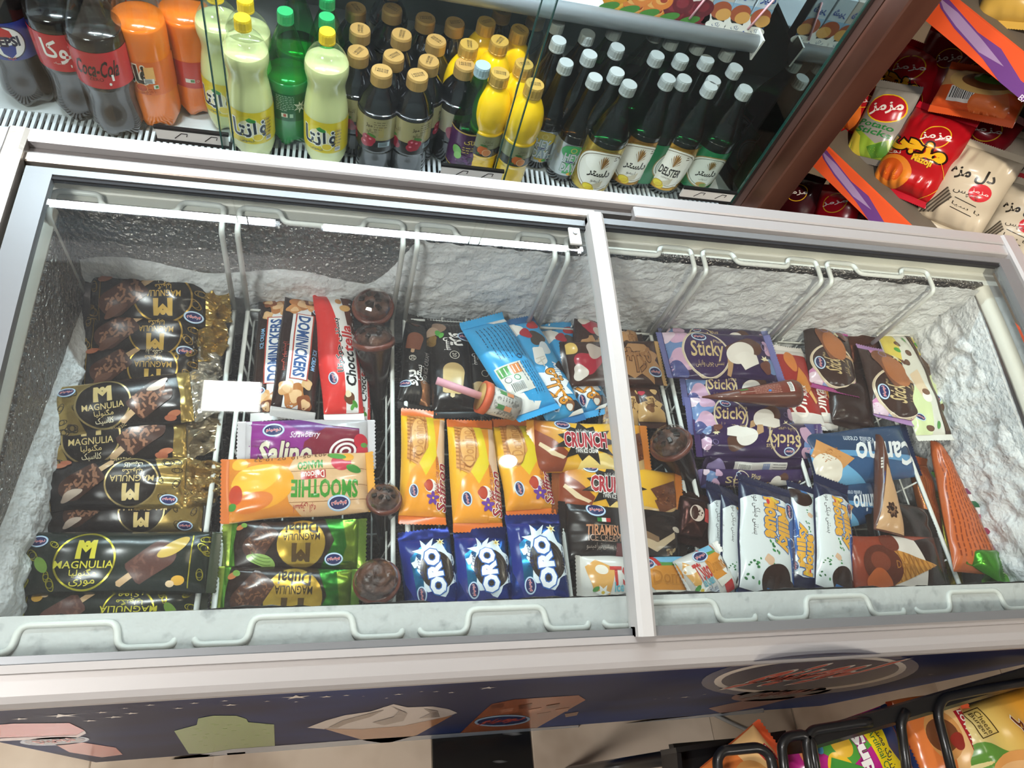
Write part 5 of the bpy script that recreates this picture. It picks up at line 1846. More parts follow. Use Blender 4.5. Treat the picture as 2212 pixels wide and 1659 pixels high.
def choc_cone(label, dome, tip, zd, zt, rpx, seed, swirl=False):
    D, Tp = Q(*dome, zd), Q(*tip, zt)
    ax = D - Tp
    Lc = np.linalg.norm(ax)
    ax /= Lc
    rad = rpx * (RM[2] @ (D - CAM)) / FPX
    o = tag(empty('ice_cream_cone'), label, 'ice cream cone', 'chocolate cones with clear domes')
    q = Vector(ax).to_track_quat('Z', 'Y')
    o.rotation_mode = 'QUATERNION'
    o.rotation_quaternion = q
    o.location = tuple(Tp)
    v, f = lathe([(.003, 0), (rad * .45, Lc * .45), (rad * .93, Lc * .97), (rad * .96, Lc)], 28)
    mk('wrapper', v, f, cone_m, o, True)
    v, f = [], []
    v, f = lathe([(rad * .90, Lc - .004), (rad * 1.06, Lc - .003), (rad * 1.08, Lc + .001), (rad * 1.02, Lc + .004), (rad * .88, Lc + .003)], 28)
    mk('rim', v, f, rim_m, o, True)
    rd = random.Random(seed)
    V, F = [], []
    n, mm = 28, 9
    for i in range(mm + 1):
        t = i / mm * math.pi / 2
        for j in range(n):
            p = 2 * math.pi * j / n
            k = 1 + (.16 * math.sin(3 * p + 5 * t * 2) if swirl else .10 * mnoise.noise(Vector((math.cos(p) * 2.5 * math.cos(t), math.sin(p) * 2.5 * math.cos(t), seed))))
            V.append((rad * .86 * k * math.cos(t) * math.cos(p), rad * .86 * k * math.cos(t) * math.sin(p), Lc + .003 + rad * .62 * k * math.sin(t)))
    for i in range(mm):
        for j in range(n):
            F.append((i * n + j, i * n + (j + 1) % n, (i + 1) * n + (j + 1) % n, (i + 1) * n + j))
    mk('topping', V, F, choc_m, o, True)
    if not swirl:
        for k in range(7):
            p, rr = k * 2 * math.pi / 7 + rd.uniform(-.2, .2), rad * rd.uniform(.25, .62)
            h = Lc + .003 + rad * .62 * math.sqrt(max(0, 1 - (rr / (rad * .86)) ** 2))
            s_ = rad * .16
            c_ = MB().box(-s_, s_, -s_ * .7, s_ * .7, -s_ * .6, s_ * .6, s_ * .2).build('chocolate_chunk', mat('dark_chunk', '#1e120d', .3), o)
            c_.location = (rr * math.cos(p), rr * math.sin(p), h)
            c_.rotation_euler = (rd.uniform(-.5, .5), rd.uniform(-.5, .5), p)
    pr = [(rad * 1.0 * math.cos(t), Lc + .004 + rad * .80 * math.sin(t)) for t in np.linspace(0, math.pi / 2 - .05, 10)]
    v, f = lathe(pr, 14)
    mk('clear_dome', v, f, dome_m, o, False)
    return o


choc_cone('chocolate cone under a clear dome at the back of the second basket', (806, 664), (812, 760), .722, .585, 42, 3)
choc_cone('chocolate cone under a clear dome with a long body, second from the back', (807, 738), (820, 930), .722, .610, 43, 5)
choc_cone('chocolate cone half hidden behind the mango ice pack', (830, 1080), (826, 1190), .706, .592, 36, 8)
choc_cone('chocolate swirl cone by the front hook of the second basket', (814, 1256), (836, 1345), .716, .592, 48, 9, True)
choc_cone('chocolate cone under a clear dome right of the lid divider', (1450, 960), (1530, 1130), .724, .592, 44, 12)

# brown paper cone lying across the purple packs
Tp, D = Q(1517, 858, .724), Q(1722, 850, .736)
ax = D - Tp
Lc = np.linalg.norm(ax)
o = tag(empty('ice_cream_cone', tuple(Tp)), 'brown paper-wrapped cone lying on its side on the purple packs', 'ice cream cone')
ax /= Lc
yv = np.cross([0, 0, 1.0], ax); yv /= np.linalg.norm(yv)
up = np.cross(ax, yv)
M4 = Matrix.Identity(4)
for i in range(3):
    M4[i][0], M4[i][1], M4[i][2], M4[i][3] = yv[i], up[i], ax[i], Tp[i]
o.matrix_world = M4
RC_ = .0215
pm = mat('brown_cone_paper', '#5e2f20', .35, coat=.3, noise=(20, '#8a5236', .5, .75))
v, f = lathe([(.0012, 0), (RC_ * .5, Lc * .42), (RC_ * .97, Lc * .88), (RC_, Lc * .95), (RC_ * .9, Lc * .99), (RC_ * .4, Lc)], 32)
mk('wrapper', v, f, pm, o, True)


def coneS(x, y, ofs):                 # x along the cone, y across the upper side
    z = x + Lc * .56
    r = RC_ * np.interp(z / Lc, [0, .42, .88, .95, 1], [.05, .5, .97, 1, .9]) + ofs
    a = math.pi / 2 + (y + .000) / RC_
    return np.stack([r * np.cos(a), r * np.sin(a), z], 1)


K = Canvas(Lc * .72, .040, coneS, seg=.004)
K.RC(-.55, -.75, .98, .40, '#6e3024')
K.LN(.22, .28, .36, 7, .16, '#b98d7c', .05, seed=2)
K.RC(-.52, -.62, -.30, -.28, '#3f6b2c'); K.RC(-.52, .0, -.1, .04, '#c9b0a0', kind='lettering'); K.E(.26, .1, .12, .12, '#3a6fb0')
K.BC(.86, -.12, .9, .34, 90)
K.TX('OLA', -.46, .15, .06, '#d8c4b4')
K.emit(o, [film(), foil()])

# push-up cup with a pink stick
A, B_ = Q(1040, 857, .735), Q(1116, 884, .722)
ax = B_ - A
Lc2 = np.linalg.norm(ax)
o = tag(empty('push_up_ice'), 'paper push-up ice cup with an orange rim and pink stick', 'ice cream')
q = Vector(ax / Lc2).to_track_quat('Z', 'Y')
o.rotation_mode = 'QUATERNION'
o.rotation_quaternion = q
o.location = tuple(A)
v, f = lathe([(.0205, 0), (.0165, Lc2)], 24)
mk('cup', v, f, mat('cup_paper', '#cfcac2', .5, noise=(150, '#8f8c86', .5, .6)), o, True)
v, f = lathe([(.0200, -.001), (.0225, -.001), (.0222, .009), (.0200, .009)], 24)
mk('rim', v, f, mat('orange_rim', '#d9623a', .4), o, True)
v, f = lathe([(.019, -.002), (.004, -.0015)], 20)
mk('plunger', v, f, mat('cream_disc', '#d9a862', .5), o, True)
KC = Canvas(.06, Lc2 * .8, lambda x, y, ofs: np.stack([(.0186 + ofs) * np.sin(x / .0186), (.0186 + ofs) * np.cos(x / .0186), y + Lc2 / 2 + .002], 1), seg=.004)
for k_ in (-.6, .1, .8):
    KC.RC(k_, -.5, k_ + .22, .0, '#4f8a4a'); KC.RC(k_, .05, k_ + .22, .5, '#d98a5a'); KC.LN(k_ - .2, .6, .1, 6, .2, '#6a6660', .05)
KC.emit(o, [matte(), foil()])
s0, s1 = Q(943, 822, .742), Q(1042, 857, .735)
mb = MB().tube([s0, s1], .0052, 14)
iq = q.inverted()
mb.v = [tuple(iq @ (Vector(p) - Vector(A))) for p in mb.v]
mb.build('stick', mat('pink_plastic', '#e0a3b0', .4), o, True)
# ---------------------------------------------------------------- bottles
clear_pet = pane_mat('clear_pet', (0.96, 0.98, 0.97), 0.05, 0.02)
green_pet = pane_mat('green_pet', (0.30, 0.80, 0.42), 0.05, 0.02)
gneck = pane_mat('green_glass_neck', (0.10, 0.40, 0.18), 0.05, 0.01)
bneck = pane_mat('brown_glass_neck', (0.26, 0.16, 0.06), 0.05, 0.01)


def liq(n, c, c2=None): return mat(n, c, 0.16, coat=0.7)


PROF = {
    'fanta': [(.024, 0), (.034, .003), (.0385, .016), (.0405, .032), (.0405, .100), (.0400, .125), (.0360, .152), (.0335, .170), (.0350, .186), (.0385, .203), (.0375, .220), (.0290, .240), (.0170, .252), (.0125, .256), (.0125, .262)],
    'cola': [(.026, 0), (.038, .004), (.0440, .020), (.0430, .045), (.0405, .075), (.0440, .105), (.0455, .120), (.0455, .188), (.0445, .204), (.0395, .228), (.0280, .255), (.0160, .280), (.0130, .290), (.0130, .298)],
    'soda': [(.026, 0), (.036, .004), (.0410, .018), (.0425, .04), (.0425, .150), (.0430, .180), (.0420, .205), (.0340, .240), (.0200, .270), (.0130, .284), (.0130, .292)],
    'green': [(.024, 0), (.034, .004), (.0390, .018), (.0400, .04), (.0400, .135), (.0385, .150), (.0340, .180), (.0240, .215), (.0160, .238), (.0125, .246), (.0125, .254)],
    'juice': [(.028, 0), (.034, .003), (.0370, .012), (.0372, .056), (.0385, .062), (.0385, .142), (.0375, .149), (.0325, .166), (.0235, .182), (.0190, .190), (.0185, .198)],
    'bulb': [(.022, 0), (.029, .004), (.0325, .016), (.0325, .055), (.0345, .066), (.0345, .118), (.0330, .124), (.0360, .142), (.0365, .160), (.0320, .185), (.0230, .204), (.0175, .212), (.0172, .220)],
    'beer': [(.034, 0), (.039, .003), (.0415, .010), (.0430, .03), (.0430, .148), (.0415, .162), (.0355, .182), (.0265, .202), (.0190, .219), (.0148, .234), (.0130, .240), (.0130, .246)],
    'slim': [(.029, 0), (.033, .003), (.0355, .010), (.0360, .03), (.0360, .120), (.0345, .134), (.0285, .156), (.0210, .180), (.0158, .206), (.0130, .222), (.0125, .228)]}
CAPS = {'fanta': (.0140, .020), 'cola': (.0145, .018), 'soda': (.0145, .018), 'green': (.0140, .020), 'juice': (.0195, .023), 'bulb': (.0185, .023), 'beer': (.0155, .020), 'slim': (.0150, .020)}
HT = {k: PROF[k][-1][1] + CAPS[k][1] - .004 for k in PROF}


def rad_at(p, z): return float(np.interp(z, [q[1] for q in p], [q[0] for q in p]))


def label_fanta(K):
    K.E(-.02, .05, .72, .72, '#e6d23a'); K.E(0, 0, .60, .56, '#f0e6b8')
    K.TX('فانتا', 0, -.02, .24, '#1d2b3a', h=.50, bold=.02, out='#f4f2ea', ow=.04)
    K.E(.02, .52, .24, .12, '#2f8a35', -8); K.PL([(-.06, .55), (.0, .72), (.06, .58)], '#3a9a3f')
    K.E(.10, -.55, .28, .24, '#e8c93a'); K.RG(.10, -.55, .28, .24, .04, '#f3ecb8')
    K.TX('لیمویی', -.06, -.78, .10, '#2b5560')
    K.RC(.22, -.9, .30, .6, '#c9a81e'); K.LN(.26, .45, .06, 6, .2, '#6b5a14', .05); K.BC(.26, -.7, .3, .25, 0)


def label_zero(K):
    K.TX('Coca-Cola', 0, .12, .24, '#2b0c0e', h=.42, bold=.02, shear=.2)
    K.TX('ZERO', -.04, -.45, .08, '#5a1216', bold=.01)
    K.RC(.13, -.55, .155, -.2, '#e9e6e0'); K.E(.10, -.72, .06, .08, '#e9e6e0')


def label_coke(K):
    K.TX('کوکا', .02, .10, .19, '#efe9e4', h=.62, bold=.02)
    K.TX('کلاسیک', -.03, -.52, .06, '#efe9e4'); K.RC(.08, -.75, .095, -.6, '#e9e6e0')


def label_pepsi(K):
    K.E(0, 0, .78, .86, '#eceae6'); K.PL([(-.085, .12), (.085, .30), (.07, .62), (.0, .84), (-.06, .62)], '#b8282e'); K.PL([(-.085, -.22), (.085, -.08), (.06, -.6), (0, -.84), (-.07, -.6)], '#28408f')
    K.RG(0, 0, .80, .88, .05, '#12183a'); K.TX('PEPSI', 0, .06, .13, '#12183a', h=.24, bold=.05)
    K.TX('کولا', 0, -.86, .04, '#c0453a')


def label_orange(K):
    K.TX('فانتا', -.1, .25, .18, '#171310', h=.5, bold=.05, out='#e9dcc8', ow=.05)
    K.RC(.05, -.1, .17, .75, '#e9b06a'); K.BC(.09, -.1, .3, .5, 90); K.E(-.02, -.55, .3, .26, '#c24a22'); K.RG(-.02, -.55, .3, .26, .04, '#e98a4a'); K.RC(.13, -.6, .19, -.35, '#dcd6c6'); K.RC(.15, -.55, .185, -.4, '#4f7a3a'); K.LN(.06, -.62, .1, 4, .1, '#8a2f18', .03)


def label_plain(K):
    K.RC(-.06, -.55, .06, -.25, '#dcd6c6'); K.RC(.005, -.5, .055, -.3, '#4f7a3a'); K.RG(.1, -.4, .09, .09, .03, '#e0b09a')


def label_green(K):
    K.LN(-.06, .85, .13, 9, .13, '#b8d8bc', .035, seed=3); K.RC(-.12, -.7, -.03, -.4, '#cfd6b8'); K.RC(-.09, -.66, -.05, -.44, '#b04a30')
    K.RC(.0, -.7, .05, -.42, '#9fc4a4', kind='lettering')
    K.ST(.16, .1, .5, .22, 7, '#dfeadd', jit=.2, seed=4, sx=.8); K.TX('سون', .16, .1, .08, '#1c6b38', bold=.02)


def label_cherry(K):
    K.RC(-1, -1, 1, -.25, '#1d1a18'); K.RC(-1, -.27, 1, -.25, '#c9b274', kind='artwork')
    K.TX('موژ', -.09, .55, .05, '#4a3f28', bold=.03); K.TX('آلبالو', -.05, .25, .08, '#6b5c3a')
    for u, v in ((-.12, -.25), (-.08, -.5), (-.14, -.55), (-.05, -.3)):
        K.E(u, v, .24, .24, '#a31f35'); K.E(u - .01, v + .06, .07, .06, '#e2788a')
    K.PL([(-.12, -.1), (-.08, .3), (-.075, .3), (-.11, -.1)], '#4d6b2c'); K.E(-.04, .0, .22, .09, '#4d7a32', -20)
    K.RC(.06, -.1, .14, .55, '#a89558', kind='lettering'); K.BC(.16, -.55, .3, .6, 90, paper='#9fb0b8'); K.LN(.08, .8, .1, 4, .14, '#6b5c3a', .04)
    K.E(-.42, -.4, .24, .24, '#a31f35'); K.E(-.38, -.6, .22, .22, '#8c1a2e'); K.E(-.46, -.1, .24, .1, '#4d7a32', 20)
    K.TX('آلبالو', -.42, .35, .09, '#6b5c3a')


def label_pom(K):
    K.RC(-1, -1, 1, -.45, '#241a1c'); K.TX('Moj', 0, .55, .07, '#3a3226', bold=.02); K.TX('انار', 0, .2, .05, '#5a4e34')
    K.BL(-.02, -.35, .5, '#8a1f3c', 4, .15); K.BL(.05, -.55, .35, '#a82a48', 5, .15); K.BC(.3, .2, .5, .7, 0)


def label_orj(K):
    K.RC(-1, -1, 1, -.2, '#2c2820'); K.TX('پرتقال', .04, .5, .09, '#5a5230'); K.LN(.04, .2, .1, 2, .16, '#5a5230', .05)
    K.E(-.03, -.35, .42, .42, '#d2692c'); K.E(.05, -.55, .36, .36, '#de8a52'); K.RG(.05, -.55, .36, .36, .05, '#f0c090'); K.E(-.02, .12, .3, .1, '#3f6a34', -10); K.PL([(-.14, -.7), (-.1, -.85), (-.06, -.6)], '#3f6a34')
    K.E(.47, -.35, .42, .42, '#d2692c'); K.E(.5, -.55, .36, .36, '#de8a52')


def label_grape(K):
    K.RC(-.06, -.1, .10, .98, '#331336'); K.TX('تاک', .02, .55, .09, '#d2b24a', bold=.02); K.LN(.02, .22, .1, 3, .13, '#d2b24a', .04)
    rd = random.Random(4)
    for k in range(20):
        K.E(rd.uniform(-.14, .16), rd.uniform(-.8, -.1), .14, .13, ('#4e2252', '#62306a', '#3a1840')[k % 3])
        K.RG(rd.uniform(-.14, .16), rd.uniform(-.8, -.1), .13, .13, .02, '#7d4a84', a0=40, a1=160, n=10)
    K.E(-.17, .0, .2, .26, '#6fae4a', 20); K.E(-.14, -.25, .16, .2, '#83bd58', -20)
    K.RC(-1, .93, 1, 1, '#b99a4a'); K.RC(-1, -1, 1, -.94, '#b99a4a'); K.TX('انگور', .02, -.88, .06, '#d8cfe0')


def label_hey(fg_, inner):
    def d(K):
        K.E(-.06, .55, .62, .42, fg_); K.RC(-.145, -.85, .025, .6, fg_); K.RC(-.13, -.7, .01, .3, inner)
        K.TX('HEY', -.06, .22, .13, '#b9bfbf', h=.22, bold=.04, out='#2f6f4a', ow=.03); K.TX('DAY', -.06, -.45, .13, '#b9bfbf', h=.24, bold=.04, out='#2f6f4a', ow=.03)
        K.RC(-.14, -.14, .02, .0, '#2a4068', kind='lettering'); K.TX('هی دی', -.06, -.07, .08, '#e4e4e0'); K.RG(-.06, .68, .16, .16, .04, '#c9b65a')
        K.E(.0, -.86, .14, .1, '#e9a93a'); K.E(.04, -.84, .12, .08, '#4f9a3c'); K.RC(.09, -.75, .17, -.45, '#d8d8d2', kind='lettering'); K.RG(.11, -.6, .08, .08, .03, '#2f6f8a')
    return d


def label_del(word, ring, latin=False):
    def d(K):
        K.E(0, 0, .98, .92, '#e9e5dc'); K.RG(0, 0, .98, .92, .05, ring); K.RG(0, 0, .86, .80, .025, '#6b5c44')
        K.E(0, .30, .66, .36, '#f2eee6')
        for k in range(9):
            q = math.radians(20 + k * 17.5)
            K.PL([(.0, .12), (.085 * math.cos(q) - .012 * math.sin(q), .12 + .52 * math.sin(q)), (.10 * math.cos(q), .12 + .62 * math.sin(q)), (.085 * math.cos(q) + .012 * math.sin(q), .12 + .46 * math.sin(q))], ('#a8793a', '#8a5f2c')[k % 2])
        K.TX(word, 0, -.10 if not latin else -.14, .17, '#22201c', h=.2 if not latin else .17, bold=.03, rot=-2)
        K.TX('LEMON' if latin else 'لیمو', -.02, -.42, .07, '#4a453c')
        K.PL([(-.06, -.62), (.10, -.38), (.09, -.68), (.0, -.82)], '#c9bda6')
        K.E(-.10, -.74, .20, .16, '#e6cf2c'); K.E(-.06, -.82, .16, .13, '#d9bd1e'); K.RG(-.10, -.74, .2, .16, .03, '#b89a18')
        K.RC(.19, -.8, .23, -.45, '#d9d8d2', kind='lettering'); K.LN(.2, .6, .05, 2, .1, '#5a4a20', .04)
    return d


def label_green_del(K):
    K.E(0, 0, .92, .80, '#cfd4cc'); K.RG(0, 0, .92, .80, .05, '#8f7a4a'); K.RG(0, 0, .8, .69, .025, '#55604f')
    for k in range(9):
        q = math.radians(20 + k * 17.5)
        K.PL([(.0, .14), (.08 * math.cos(q) - .012 * math.sin(q), .14 + .4 * math.sin(q)), (.095 * math.cos(q), .14 + .5 * math.sin(q)), (.08 * math.cos(q) + .012 * math.sin(q), .14 + .36 * math.sin(q))], '#7a6236')
    K.TX('دلستر', 0, -.08, .16, '#1d241e', h=.2, bold=.03); K.TX('استوایی', -.01, -.36, .07, '#4a5044'); K.E(0, -.62, .22, .12, '#a8843a'); K.E(.04, -.66, .16, .1, '#6b8a3a')


KINDS = {  # profile, shell, liquid(top z), liquid mat, cap colour, label (z0,z1,colour,design,foil)
    'fanta_lemon': ('fanta', clear_pet, .222, liq('lemon_drink', '#d6da98'), '#f0c812', (.047, .118, '#e2c81f', label_fanta, 0)),
    'coke_zero': ('cola', clear_pet, .212, liq('cola_drink', '#120a09'), '#1a1a1a', (.118, .188, '#c22731', label_zero, 0)),
    'coke': ('cola', clear_pet, .212, liq('cola_drink', '#120a09'), '#b8202a', (.118, .188, '#bf222e', label_coke, 0)),
    'pepsi': ('cola', clear_pet, .23, liq('cola_drink', '#120a09'), '#1d2f7a', (.108, .178, '#1e3488', label_pepsi, 0)),
    'orange_soda': ('soda', clear_pet, .212, liq('orange_drink', '#ea7416'), '#e06a1c', (.085, .152, '#d9682c', label_orange, 0)),
    'orange_red': ('soda', clear_pet, .205, liq('orange_drink', '#ea7416'), '#e06a1c', (.075, .130, '#c43a26', label_plain, 0)),
    'lime': ('green', green_pet, .150, liq('lime_drink', '#12823a'), '#1f9a55', (.070, .130, '#0c5f30', label_green, 0)),
    'cherry': ('juice', None, 0, mat('cherry_drink', '#0b090d', .10, coat=.8), '#c49a58', (.064, .140, '#a5986a', label_cherry, 0)),
    'pomegranate': ('juice', None, 0, mat('cherry_drink', '#0b090d', .10, coat=.8), '#c49a58', (.064, .130, '#a39a80', label_pom, 0)),
    'orange_juice': ('bulb', None, 0, mat('orange_juice', '#f4c406', .16, coat=.6), '#c9a04a', (.068, .118, '#8c8a66', label_orj, 0)),
    'grape': ('slim', gneck, .112, mat('grape_drink', '#0a0f0d', .08, coat=.8), '#9bb2ba', (.022, .114, '#4e2150', label_grape, 0)),
    'hey_green': ('slim', bneck, .125, mat('malt_dark', '#100b08', .08, coat=.8), '#a3a9a7', (.024, .106, '#aab0b0', label_hey('#3f9a5a', '#57b46e'), 1)),
    'hey_yellow': ('slim', bneck, .125, mat('malt_dark', '#100b08', .08, coat=.8), '#a3a9a7', (.024, .106, '#a8acac', label_hey('#b9a02c', '#8a98a8'), 1)),
    'malt_gold': ('beer', gneck, .150, mat('malt_green', '#0a100c', .08, coat=.8), '#969c9a', (.020, .138, '#b39a45', label_del('دلستر', '#8a6a2c'), 1)),
    'malt_amber': ('beer', gneck, .150, mat('malt_green', '#0a100c', .08, coat=.8), '#969c9a', (.020, .138, '#b0803c', label_del('دلستر', '#8a6a2c'), 1)),
    'malt_latin': ('beer', gneck, .150, mat('malt_green', '#0a100c', .08, coat=.8), '#9ca2a0', (.020, .138, '#b88a35', label_del('DELSTER', '#8a6a2c', True), 1)),
    'malt_green': ('beer', gneck, .150, mat('malt_green', '#0a100c', .08, coat=.8), '#969c9a', (.022, .130, '#1d6b42', label_green_del, 0)),
    'malt_brown': ('beer', bneck, .150, mat('malt_dark', '#100b08', .08, coat=.8), '#a3a9a7', (.028, .098, '#9a9c98', label_hey('#b9a02c', '#8a98a8'), 1))}
PROTO = {}


def bottle(kind, name):
    pr, shell, lz, lm, capc, (z0, z1, lc, ld, lf) = KINDS[kind]
    p = smoothprof(PROF[pr], 3)
    top = PROF[pr][-1][1]
    o = empty(name)
    soft = pr in ('fanta', 'cola', 'soda', 'green', 'bulb')
    n = 30
    if shell is None:
        v, f = lathe(p, n, feet=.028 if soft else 0)
        mk('body', v, f, lm, o, True)
    else:
        q = [(r, z) for r, z in p if z < lz - .001] + [(rad_at(p, lz), lz), (.0005, lz)]
        v, f = lathe(q, n, feet=.028 if soft else 0)
        mk('filled_body', v, f, lm, o, True)
        q = [(rad_at(p, lz), lz)] + [(r, z) for r, z in p if z > lz + .001]
        v, f = lathe(q, n)
        mk('clear_neck', v, f[:-2], shell, o, True)
    cr, ch = CAPS[pr]
    cz = top - .004
    cv, cf = [], []
    nn = 32
    for i, (r, z) in enumerate([(cr, 0), (cr, .003), (cr, .0035), (cr, ch * .82), (cr * .93, ch), (cr * .1, ch)]):
        for j in range(nn):
            k = 1 - (.035 if (j % 2 and 2 <= i <= 3 and pr != 'juice') else 0)
            a = 2 * math.pi * j / nn
            cv.append((r * k * math.cos(a), r * k * math.sin(a), cz + z))
    for i in range(5):
        for j in range(nn):
            cf.append((i * nn + j, i * nn + (j + 1) % nn, (i + 1) * nn + (j + 1) % nn, (i + 1) * nn + j))
    cf.append(tuple(5 * nn + j for j in range(nn)))
    cm = mat('cap_' + kind, capc, .38, .35 if capc.startswith('#c49') or capc.startswith('#c9a') else 0.0, coat=.15)
    c = mk('cap', cv, cf, cm, o, False)
    if pr in ('juice', 'bulb'):
        KC = Canvas(cr * 1.3, cr * .8, lambda x, y, of: np.stack([x, y, np.full_like(x, cz + ch) + of], 1), seg=.1)
        KC.TX('1403/08', 0, .3, .9, '#4a3a20', h=.3); KC.TX('1404/02', 0, -.4, .9, '#4a3a20', h=.3)
        KC.emit(c, [matte(), foil()])
    # label band
    zz = np.linspace(z0, z1, 7)
    v, f, nl = [], [], 40
    for z in zz:
        r = rad_at(p, z) + .0006
        for j in range(nl):
            a = 2 * math.pi * j / nl
            v.append((r * math.cos(a), r * math.sin(a), z))
    for i in range(6):
        for j in range(nl):
            f.append((i * nl + j, i * nl + (j + 1) % nl, (i + 1) * nl + (j + 1) % nl, (i + 1) * nl + j))
    nv = len(v)
    for z in zz:
        r = rad_at(p, z) + .0001
        for j in range(nl):
            a = 2 * math.pi * j / nl
            v.append((r * math.cos(a), r * math.sin(a), z))
    f += [tuple(reversed([k + nv for k in q])) for q in f]
    lo = mk('label', v, f, [film(), foil()], o, True, np.tile(np.array(lin(lc)), (len(v), 1)), [lf] * len(f))
    R0 = rad_at(p, (z0 + z1) / 2)

    def S(x, y, of):
        z = y + (z0 + z1) / 2
        r = np.interp(z, [q[1] for q in p], [q[0] for q in p]) + .0006 + of
        a = x / R0
        return np.stack([r * np.sin(a), -r * np.cos(a), z], 1)
    K = Canvas(2 * math.pi * R0 * .999, z1 - z0, S, seg=.005)
    ld(K)
    K.emit(lo, [film(), foil()])
    return o


GB = {'fanta_lemon': ('soda_bottle', 'soda bottle'), 'cherry': ('juice_bottle', 'juice bottle'), 'pomegranate': ('juice_bottle', 'juice bottle'), 'orange_juice': ('juice_bottle', 'juice bottle'), 'grape': ('juice_bottle', 'juice bottle')}


def place(kind, cap, rot, label, base=None):
    pr = KINDS[kind][0]
    P = Q(*cap, ZF + HT[pr]) if base is None else Q(*base, ZF)
    nm, ct = GB.get(kind, ('malt_drink_bottle', 'drink bottle') if pr in ('beer', 'slim') else ('soda_bottle', 'soda bottle'))
    if kind not in PROTO:
        PROTO[kind] = o = bottle(kind, nm)
    else:
        o = dup(PROTO[kind])
    o.location = (P[0], P[1], ZF)
    o.rotation_euler = (0, 0, math.radians(rot))
    return tag(o, label, ct, {'soda_bottle': 'large soda bottles in the fridge', 'juice_bottle': 'juice bottles in the fridge', 'malt_drink_bottle': 'malt drink bottles in the fridge'}[nm])


place('pepsi', None, 14, 'cola bottle with a blue label and round emblem at the far left', (72, 205))
place('coke', None, 6, 'cola bottle with a red label and white Persian script', (186, 236))
place('coke_zero', None, 4, 'cola bottle with a red label and black script', (262, 270))
place('coke', None, 100, 'cola bottle standing behind the two red-labelled ones', (262, 188))
place('coke_zero', None, 130, 'cola bottle at the back left, mostly out of the picture', (150, 150))
place('orange_soda', None, -6, 'orange soda bottle with a printed orange label', (346, 252))
place('orange_red', None, 0, 'orange soda bottle with a plain red label', (432, 228))
place('fanta_lemon', (523, 37), 2, 'cloudy lemon soda bottle with yellow cap nearest the left door edge')
place('fanta_lemon', (529, -2), 40, 'cloudy lemon soda bottle directly behind the left yellow-capped one')
place('fanta_lemon', (462, -25), -20, 'cloudy lemon soda bottle seen through the overlapping door panes')
place('fanta_lemon', (707, 67), -14, 'cloudy lemon soda bottle standing in front of the green ones')
place('lime', (616, 23), 6, 'green soda bottle between the two cloudy lemon bottles')
place('lime', (706, 35), -20, 'green soda bottle right behind the front lemon bottle')
place('lime', (707, -8), 60, 'green soda bottle second behind the front lemon bottle')
place('lime', (640, -38), 120, 'green soda bottle at the back of its row')
for cap, rot, l in (((825, 152), -8, 'dark cherry juice bottle in front, left one with the cherry label'), ((903, 161), 26, 'dark cherry juice bottle in front, right one with the cherry label'), ((774, 110), 60, 'dark juice bottle touching the front lemon soda bottle'), ((778, 62), 90, 'dark juice bottle third in the column next to the lemon soda'),
                    ((769, 16), 120, 'dark juice bottle rearmost in the column next to the green soda'), ((851, 119), 45, 'dark juice bottle directly behind the left cherry-labelled one'), ((868, 73), 80, 'dark juice bottle two places behind the left cherry-labelled one'), ((848, 18), 150, 'dark juice bottle with gold cap rearmost in the second column'),
                    ((927, 130), 75, 'dark juice bottle directly behind the right cherry-labelled one'), ((943, 86), 140, 'dark juice bottle two places behind the right cherry-labelled one'), ((920, 38), 10, 'dark juice bottle fourth from the front in the third column'), ((984, 48), 200, 'dark juice bottle left of the rear yellow bottles')):
    place('cherry', cap, rot, l)
place('cherry', (846, -34), 60, 'dark juice bottle at the very back, its gold cap out of view')
place('pomegranate', (1005, 138), 0, 'dark pomegranate juice bottle behind the grape drink')
place('pomegranate', (1086, 20), 90, 'dark gold-capped bottle behind the yellow ones')
place('pomegranate', (1160, 33), 120, 'dark gold-capped bottle at the back by the door edge')
for cap, rot, l in (((1156, 181), 4, 'yellow orange-juice bottle frontmost, in front of the door edge'), ((1081, 157), -4, 'yellow orange-juice bottle right behind the grape drink'), ((1133, 137), 20, 'yellow orange-juice bottle directly behind the frontmost yellow one'),
                    ((1080, 87), 60, 'yellow orange-juice bottle in the middle of the yellow group'), ((1014, 95), 90, 'yellow orange-juice bottle farthest left of the yellow group'), ((1124, 63), 130, 'yellow orange-juice bottle at the back right of the yellow group'), ((1052, 46), 30, 'yellow orange-juice bottle at the back left of the yellow group')):
    place('orange_juice', cap, rot, l)
place('grape', (1044, 140), -4, 'green-necked grape drink bottle with a purple label')
place('hey_green', (1287, 166), 10, 'dark malt bottle with a silver and green label')
place('hey_yellow', (1224, 134), 4, 'dark malt bottle with a silver and yellow label')
for cap, rot, l in (((1208, 86), 40, 'brown-necked malt bottle behind the silver and yellow one'), ((1205, 46), 80, 'brown-necked malt bottle rearmost by the door edge'), ((1275, 116), 30, 'brown-necked malt bottle behind the silver and green one'), ((1271, 71), 100, 'brown-necked malt bottle second behind the silver and green one'),
                    ((1334, 154), 60, 'brown-necked malt bottle left of the gold-labelled row')):
    place('malt_brown', cap, rot, l)
place('malt_gold', (1361, 181), -4, 'malt bottle with a gold label, leftmost of the lotus-emblem row')
place('malt_amber', (1445, 168), -4, 'malt bottle with an amber label, second of the lotus-emblem row')
place('malt_latin', (1536, 185), -16, 'malt bottle with Latin lettering on its amber label')
place('malt_green', (1612, 191), -4, 'malt bottle with a green label beside the mirror wall')
